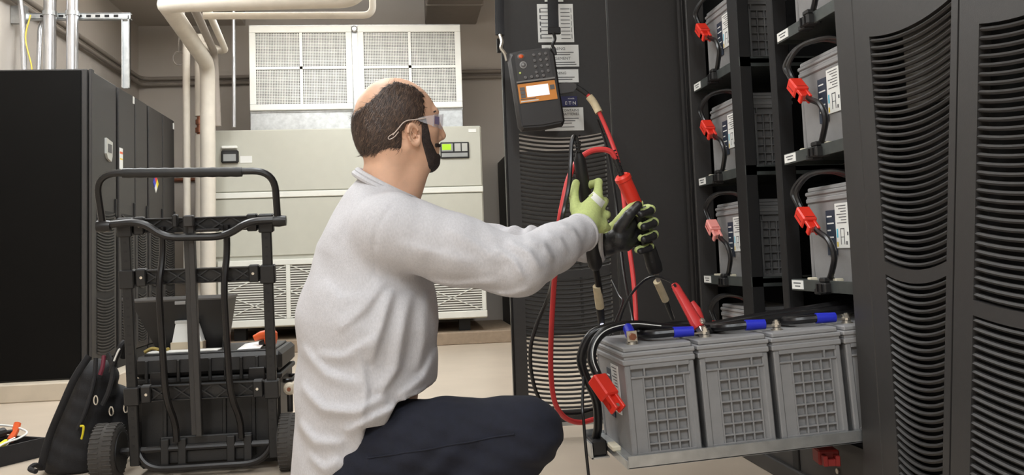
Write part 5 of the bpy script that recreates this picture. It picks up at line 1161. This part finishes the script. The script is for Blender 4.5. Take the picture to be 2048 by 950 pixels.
for k in range(2):
    ring = [c2w((nc-na*0.010*k+(e1*math.cos(a)*(0.084+0.004*k)+e2*math.sin(a)*(0.080+0.004*k)))[None])[0] for a in np.linspace(0, 2*math.pi, 37)]
    part('collar_rib', MB().tube(ring, 0.0075, 8), m_shirt, shirt)
def sleeve_ring(c, ax, r, nm, th=0.006):
    ax = ax/np.linalg.norm(ax); a1 = np.cross(ax, (0, 0, 1.0)); a1 /= np.linalg.norm(a1); a2 = np.cross(ax, a1)
    part(nm, MB().tube([c2w((c+(a1*math.cos(a)+a2*math.sin(a))*r)[None])[0] for a in np.linspace(0, 2*math.pi, 31)], th, 8), m_shirt, shirt)
sleeve_ring(wr_r+(el_r-wr_r)*0.05, wr_r-el_r, 0.043, 'cuff', 0.009); sleeve_ring(wr_l+(el_l-wr_l)*0.05, wr_l-el_l, 0.041, 'cuff', 0.009)
# trousers
def f_pants(P):
    Q = P.copy(); Q[:, 2] = (Q[:, 2]+DH)*0.8-DH
    d = rc(Q, Cp(722, 925, DH), Cp(735, 850, DH), 0.140, 0.130)
    r = union([rc(P, hip_r, (hip_r+kn_r)/2+np.array((0, 0.0, 0)), 0.125, 0.108), rc(P, (hip_r+kn_r)/2, kn_r, 0.108, 0.084), rc(P, kn_r, an_r, 0.082, 0.06)], 0.012)
    l = union([rc(P, hip_l, kn_l, 0.125, 0.084), rc(P, kn_l, an_l, 0.082, 0.06)], 0.012)
    d = smin(smin(d, r, 0.03), l, 0.02)
    x, y, z = P[:, 0], P[:, 1], P[:, 2]
    d = d+0.0035*np.sin(x*48-y*70+2.2*np.sin(x*17+z*11))*np.clip((Cp(0, 800, 2.1)[1]-y)*9, 0.15, 1)+0.002*np.sin(y*130+x*40)
    zf = (P @ MC.T)[:, 2]+CAMH
    return np.maximum(d, 0.07-zf)
lo, hi = bounds([pel, hip_r, hip_l, kn_r, kn_l, an_r, an_l], 0.16)
pants = soft('trousers', f_pants, lo, hi, 0.0065, m_pants, man, 'dark navy trousers', relax=1)
def side_seam():
    pts = []
    for tt in np.linspace(0.05, 0.93, 16):
        c = hip_r+(kn_r-hip_r)*tt+np.array((0, 0.025, 0)); z = 0.16
        for _ in range(24):
            z -= float(f_pants((c+np.array((0, 0, z)))[None].astype(np.float32))[0])*0.8
        pts.append(c2w((c+np.array((0, 0, z+0.0005)))[None])[0])
    part('side_seam', MB().tube(pts, 0.0022, 6), m_pants, pants)
side_seam()
for an in (an_r, an_l):
    a = c2w(an[None])[0]; hl_, to_ = w2c((a[0]-0.02, a[1], 0.045)), w2c((a[0]+0.165, a[1], 0.04))
    def f_shoe(P, an=an, hl_=hl_, to_=to_):
        d = smin(smin(rc(P, hl_, to_, 0.044, 0.040), rc(P, hl_, an, 0.044, 0.050), 0.03), rc(P, an, to_, 0.045, 0.032), 0.02)
        return smax(d, 0.012-((P @ MC.T)[:, 2]+CAMH), 0.004)
    lo, hi = bounds([an, hl_, to_], 0.08)
    s = soft('shoe', f_shoe, lo, hi, 0.006, mat('shoe_black', (30, 28, 28), 0.5), man, 'black work shoe', relax=1)
    part('sole', MB().prism([(a[0]-0.06, a[1]-0.03), (a[0]-0.04, a[1]-0.044), (a[0]+0.15, a[1]-0.046), (a[0]+0.195, a[1]-0.025), (a[0]+0.205, a[1]), (a[0]+0.195, a[1]+0.025), (a[0]+0.15, a[1]+0.046), (a[0]-0.04, a[1]+0.044), (a[0]-0.06, a[1]+0.03)], 2, 0.0, 0.014), m_rubber, s)
# gloves
lo, hi = bounds([wr_r, Cp(1140, 360, 2.34), Cp(1225, 505, 2.48)], 0.045)
gr = soft('glove', lambda P: np.maximum(fingers_r(P), -((P-wr_r.astype(np.float32)) @ ((Cp(1185, 420, 2.36)-wr_r)/np.linalg.norm(Cp(1185, 420, 2.36)-wr_r)).astype(np.float32)+0.03)), lo, hi, 0.0026, m_glove, man, 'lime green knit glove')
lo, hi = bounds([wr_l, Cp(1225, 400, 2.46), Cp(1318, 510, 2.60)], 0.04)
gl = soft('glove', lambda P: np.maximum(fingers_l(P), -((P-wr_l.astype(np.float32)) @ np.array((1, 0.0, 0), np.float32)+0.02)), lo, hi, 0.0026, m_glovep, man, 'black coated palm of the second work glove')
# green knit back of the left glove shows along its edge
lo2, hi2 = lo, hi
soft('glove_back', lambda P: np.maximum(fingers_l(P-np.stack([np.where(P[:, 0] < Cp(1280, 0, 2.53)[0], -0.0055, 0.0045), np.full(len(P), 0.0035), np.full(len(P), -0.011)], 1).astype(np.float32), 0.001), -((P-wr_l.astype(np.float32)) @ np.array((1, 0.0, 0), np.float32)+0.018)), lo2-np.array((0, 0, 0.02)), hi2, 0.0032, m_glove, gl, 'lime green knit back of the glove')
# white label on the right glove: follow the surface
def glove_patch():
    corners = [(1176, 388), (1186, 382), (1209, 402), (1207, 414), (1199, 416)]
    mb = MB(); N = 7
    A_, B_, C_, D_ = (1177, 391), (1187, 383), (1211, 404), (1203, 416); vs = []
    for i in range(N):
        for j in range(N):
            s_, r_ = i/(N-1), j/(N-1)
            x = (1-s_)*((1-r_)*A_[0]+r_*B_[0])+s_*((1-r_)*D_[0]+r_*C_[0]); y = (1-s_)*((1-r_)*A_[1]+r_*B_[1])+s_*((1-r_)*D_[1]+r_*C_[1])
            dd = 2.25
            for _ in range(40):
                v = float(fingers_r(Cp(x, y, dd)[None].astype(np.float32))[0])
                if v < 0.0004 or dd > 2.42: break
                dd += v*0.8
            vs.append(c2w(Cp(x, y, dd-0.0012)[None])[0])
    mb.add(vs, [(i*N+j, i*N+j+1, (i+1)*N+j+1, (i+1)*N+j) for i in range(N-1) for j in range(N-1)])
    return mb
part('glove_label', glove_patch(), m_glab, gr, 'white printed label on the back of the glove')
# ------------------------------------------------------------------ probes and leads
def cyl_along(mb, a, b, prof, n=14):
    a = np.array(a); b = np.array(b); L_ = np.linalg.norm(b-a); return mb.lathe([(s*L_, r) for s, r in prof], a, b-a, n)
pb = lambda px, py, d: c2w(Cp(px, py, d)[None])[0]
t = thing('test_probe', 'black handled test probe held in the lime green glove', 'test probe', pb(1203, 648, 2.60))
a0, a1 = pb(1157, 305, 2.42), pb(1192, 540, 2.52)
part('handle', cyl_along(MB(), a0, a1, [(0, 0.008), (0.03, 0.012), (0.06, 0.016), (0.3, 0.019), (0.45, 0.0165), (0.7, 0.018), (0.85, 0.022), (0.96, 0.020), (1.0, 0.010)]), m_blackp, t)
part('rod', MB().tube([a1, pb(1198, 575, 2.545), pb(1203, 642, 2.60)], 0.0095, 10), m_blackm, t)
part('tape_wrap', MB().tube([pb(1194, 572, 2.543), pb(1200, 615, 2.575)], 0.0125, 12), m_tape, t, 'beige tape wrap')
part('tip', MB().tube([pb(1200, 616, 2.577), pb(1203, 645, 2.60)], [0.012, 0.010], 12), m_blackp, t)
part('tip_light', MB().lathe([(0, 0.004), (0.006, 0.006), (0.012, 0.004)], pb(1204, 647, 2.59), tuple(pb(1205, 657, 2.595)-pb(1204, 647, 2.59)), 10), mat('led_blue', (214, 214, 255), 0.3, emit=4), t, 'lit white tip light')
for k in range(6): part('strain_relief_ring', MB().lathe([(0, 0.0095), (0.004, 0.0095)], pb(1156-0.4*k, 303-6*k, 2.418), tuple(pb(1156, 297, 2.418)-pb(1156, 303, 2.418)), 10), m_blackp, t)
part('lead', MB().tube(crom([a0, pb(1153, 280, 2.415), pb(1148, 273, 2.41), pb(1143, 290, 2.40), pb(1141, 330, 2.38), pb(1138, 370, 2.37), pb(1130, 410, 2.36), pb(1122, 450, 2.37), pb(1112, 520, 2.55), pb(1098, 590, 2.75), pb(1075, 645, 2.8), pb(1062, 690, 2.8), pb(1062, 740, 2.8), pb(1075, 790, 2.82), pb(1100, 822, 2.85), pb(1150, 828, 2.9), pb(1190, 818, 2.95)], 7), 0.0062, 8), m_cable, t)
t = thing('test_probe', 'red handled test probe held in the black-palmed glove', 'test probe', pb(1345, 640, 2.68))
b0, b1 = pb(1243, 350, 2.50), pb(1272, 412, 2.525); b2 = pb(1296, 492, 2.555); b3 = pb(1312, 545, 2.58)
part('handle', cyl_along(MB(), b0, b1, [(0, 0.017), (0.06, 0.0235), (0.16, 0.0235), (0.18, 0.0215), (0.6, 0.021), (1.0, 0.0195)], 18), m_red, t, 'red ribbed handle')
part('neck', MB().tube([b1, pb(1284, 450, 2.54), b2], [0.018, 0.015, 0.016], 14), m_blackp, t)
sl = part('sleeve', cyl_along(MB(), b2, b3, [(0, 0.016), (0.05, 0.02), (0.2, 0.021), (0.75, 0.023), (0.95, 0.021), (1.0, 0.012)], 16), m_blackp, t)
for k in range(2): part('sleeve_hole', MB().lathe([(0, 0.003), (0.002, 0.003)], pb(1296+8*k, 508+16*k, 2.538+0.008*k), tuple(np.array(M.to_3x3() @ Vector((0, 0, 1)))), 8), m_blackin, sl)
part('rod', MB().tube([b3, pb(1318, 565, 2.595), pb(1345, 636, 2.68)], 0.0065, 10), m_greypipe, t)
part('tape_wrap', MB().tube([pb(1314, 563, 2.592), pb(1331, 600, 2.637)], 0.0115, 12), m_tape, t, 'beige tape wrap')
part('tip', MB().tube([pb(1331, 600, 2.637), pb(1345, 638, 2.68)], [0.008, 0.006], 10), m_blackp, t)
for k in range(7): part('strain_relief_ring', MB().lathe([(0, 0.010), (0.004, 0.010)], pb(1240-2.4*k, 343-6.5*k, 2.498), tuple(pb(1238, 337, 2.498)-pb(1240, 343, 2.498)), 10), m_blackp, t)
part('strain_relief', MB().tube([b0, pb(1228, 312, 2.495)], 0.0085, 10), m_blackp, t)
# red leads
part('lead', MB().tube(crom([pb(1231, 318, 2.495), pb(1222, 304, 2.492), pb(1205, 299, 2.49), pb(1180, 303, 2.485), pb(1155, 322, 2.47), pb(1138, 355, 2.44), pb(1127, 400, 2.42), pb(1118, 450, 2.42), pb(1112, 520, 2.5), pb(1106, 600, 2.58), pb(1102, 680, 2.6), pb(1102, 750, 2.6), pb(1110, 805, 2.62), pb(1130, 835, 2.66), pb(1160, 845, 2.7), pb(1190, 838, 2.75)], 7), 0.0078, 10), m_redcable, t, 'red test lead')
t = thing('tester_lead', 'red lead with a beige tape band running down from the tester', 'test lead', dpt(1150, 183, 3.49))
q0 = mp(1.34, 0.52, 0)
mpts = [q0, at(1172, 187, Y=3.49), at(1188, 205, Y=3.48), at(1203, 235, Y=3.46), at(1220, 275, Y=3.42), at(1233, 312, Y=3.36), at(1243, 360, Y=3.3), at(1250, 420, Y=3.25), at(1258, 490, Y=3.2), at(1267, 560, Y=3.15), at(1272, 640, Y=3.1), at(1268, 700, Y=3.0)]
cp_ = crom(mpts, 6); part('cord', MB().tube(cp_, 0.0085, 10), m_redcable, t)
part('boot', MB().tube(cp_[:8], 0.0105, 10), m_blackp, t)
part('tape_band', MB().tube(crom([at(1178, 193, Y=3.485), at(1188, 206, Y=3.48), at(1198, 225, Y=3.468)], 5), 0.0155, 12), m_tape, t, 'beige tape band')
solo('sense_wire', MB().tube(crom([at(1195, 240, Y=3.5), at(1215, 300, Y=3.46), at(1232, 400, Y=3.4), at(1240, 480, Y=3.3), at(1250, 560, Y=3.2), at(1266, 640, Y=3.1), at(1268, 690, Y=3.0)], 6), 0.0055, 8), m_cable, 'thin black wire hanging in front of the flat door panel', 'wire')
solo('sense_wire', MB().tube(crom([at(1224, 560, Y=3.2), at(1238, 590, Y=3.1), at(1245, 605, Y=3.05), at(1228, 650, Y=2.9), at(1215, 690, Y=2.8)], 6), 0.0035, 8), m_cable, 'short thin black wire hanging behind the tray', 'wire')
solo('ground_wire', MB().tube(crom([at(1172, 700, Y=2.52), at(1165, 800, Y=2.40), at(1168, 850, Y=2.38), at(1172, 900, Y=2.38), at(1178, 960, Y=2.38), at(1180, 1010, Y=2.40)], 6), 0.0042, 8), m_cable, 'thin black wire dropping to the floor beside the tray', 'wire')
# red clamp on the second battery
t = thing('test_clamp', 'red plastic test clamp gripping a terminal of the second tray battery', 'clamp', at(1408, 660, Y=2.36))
ca, cb = at(1348, 568, Y=2.42), at(1398, 655, Y=2.36)
axv = Vector(tuple(cb-ca)); Lc = axv.length; Rq = axv.normalized().to_track_quat('Y', 'X').to_matrix()
def pl(mbx): mbx.v = [tuple(np.array(Rq @ Vector(p))+ca) for p in mbx.v]; return mbx
mb = MB(); W_ = [(0.0, 0.010), (0.05, 0.014), (0.35, 0.016), (0.7, 0.019), (0.9, 0.022), (1.0, 0.018)]
part('upper_jaw', pl(MB().tube([(0, s_*Lc, 0) for s_, r in W_], [r for s_, r in W_], 10, flat=(1.0, 0.75))), m_redcable, t)
part('lower_jaw', pl(MB().tube([(0.006, 0.45*Lc, 0.024), (0.004, 0.62*Lc, 0.030), (0.0, 0.8*Lc, 0.026), (0, 0.95*Lc, 0.010)], [0.008, 0.012, 0.014, 0.012], 10, flat=(1, 0.8))), m_redcable, t)
part('pivot', pl(MB().lathe([(-0.022, 0.006), (-0.02, 0.0085), (0.02, 0.0085), (0.022, 0.006)], (0, 0.93*Lc, 0.004), (1, 0, 0), 14)), m_tin, t)
part('grip_slot', pl(MB().box((-0.012, 0.03*Lc, -0.0125), (0.012, 0.1*Lc, -0.0115))), m_blackin, t)
part('metal_jaw', pl(MB().box((-0.009, 0.98*Lc, -0.008), (0.009, 1.2*Lc, 0.018), 0.002)), m_tin, t)
part('lead', MB().tube(crom([ca, at(1335, 560, Y=2.44), at(1312, 553, Y=2.47), at(1290, 560, Y=2.5), at(1265, 585, Y=2.55), at(1248, 615, Y=2.6), at(1238, 645, Y=2.62)], 6), 0.0038, 8), m_cable, t)
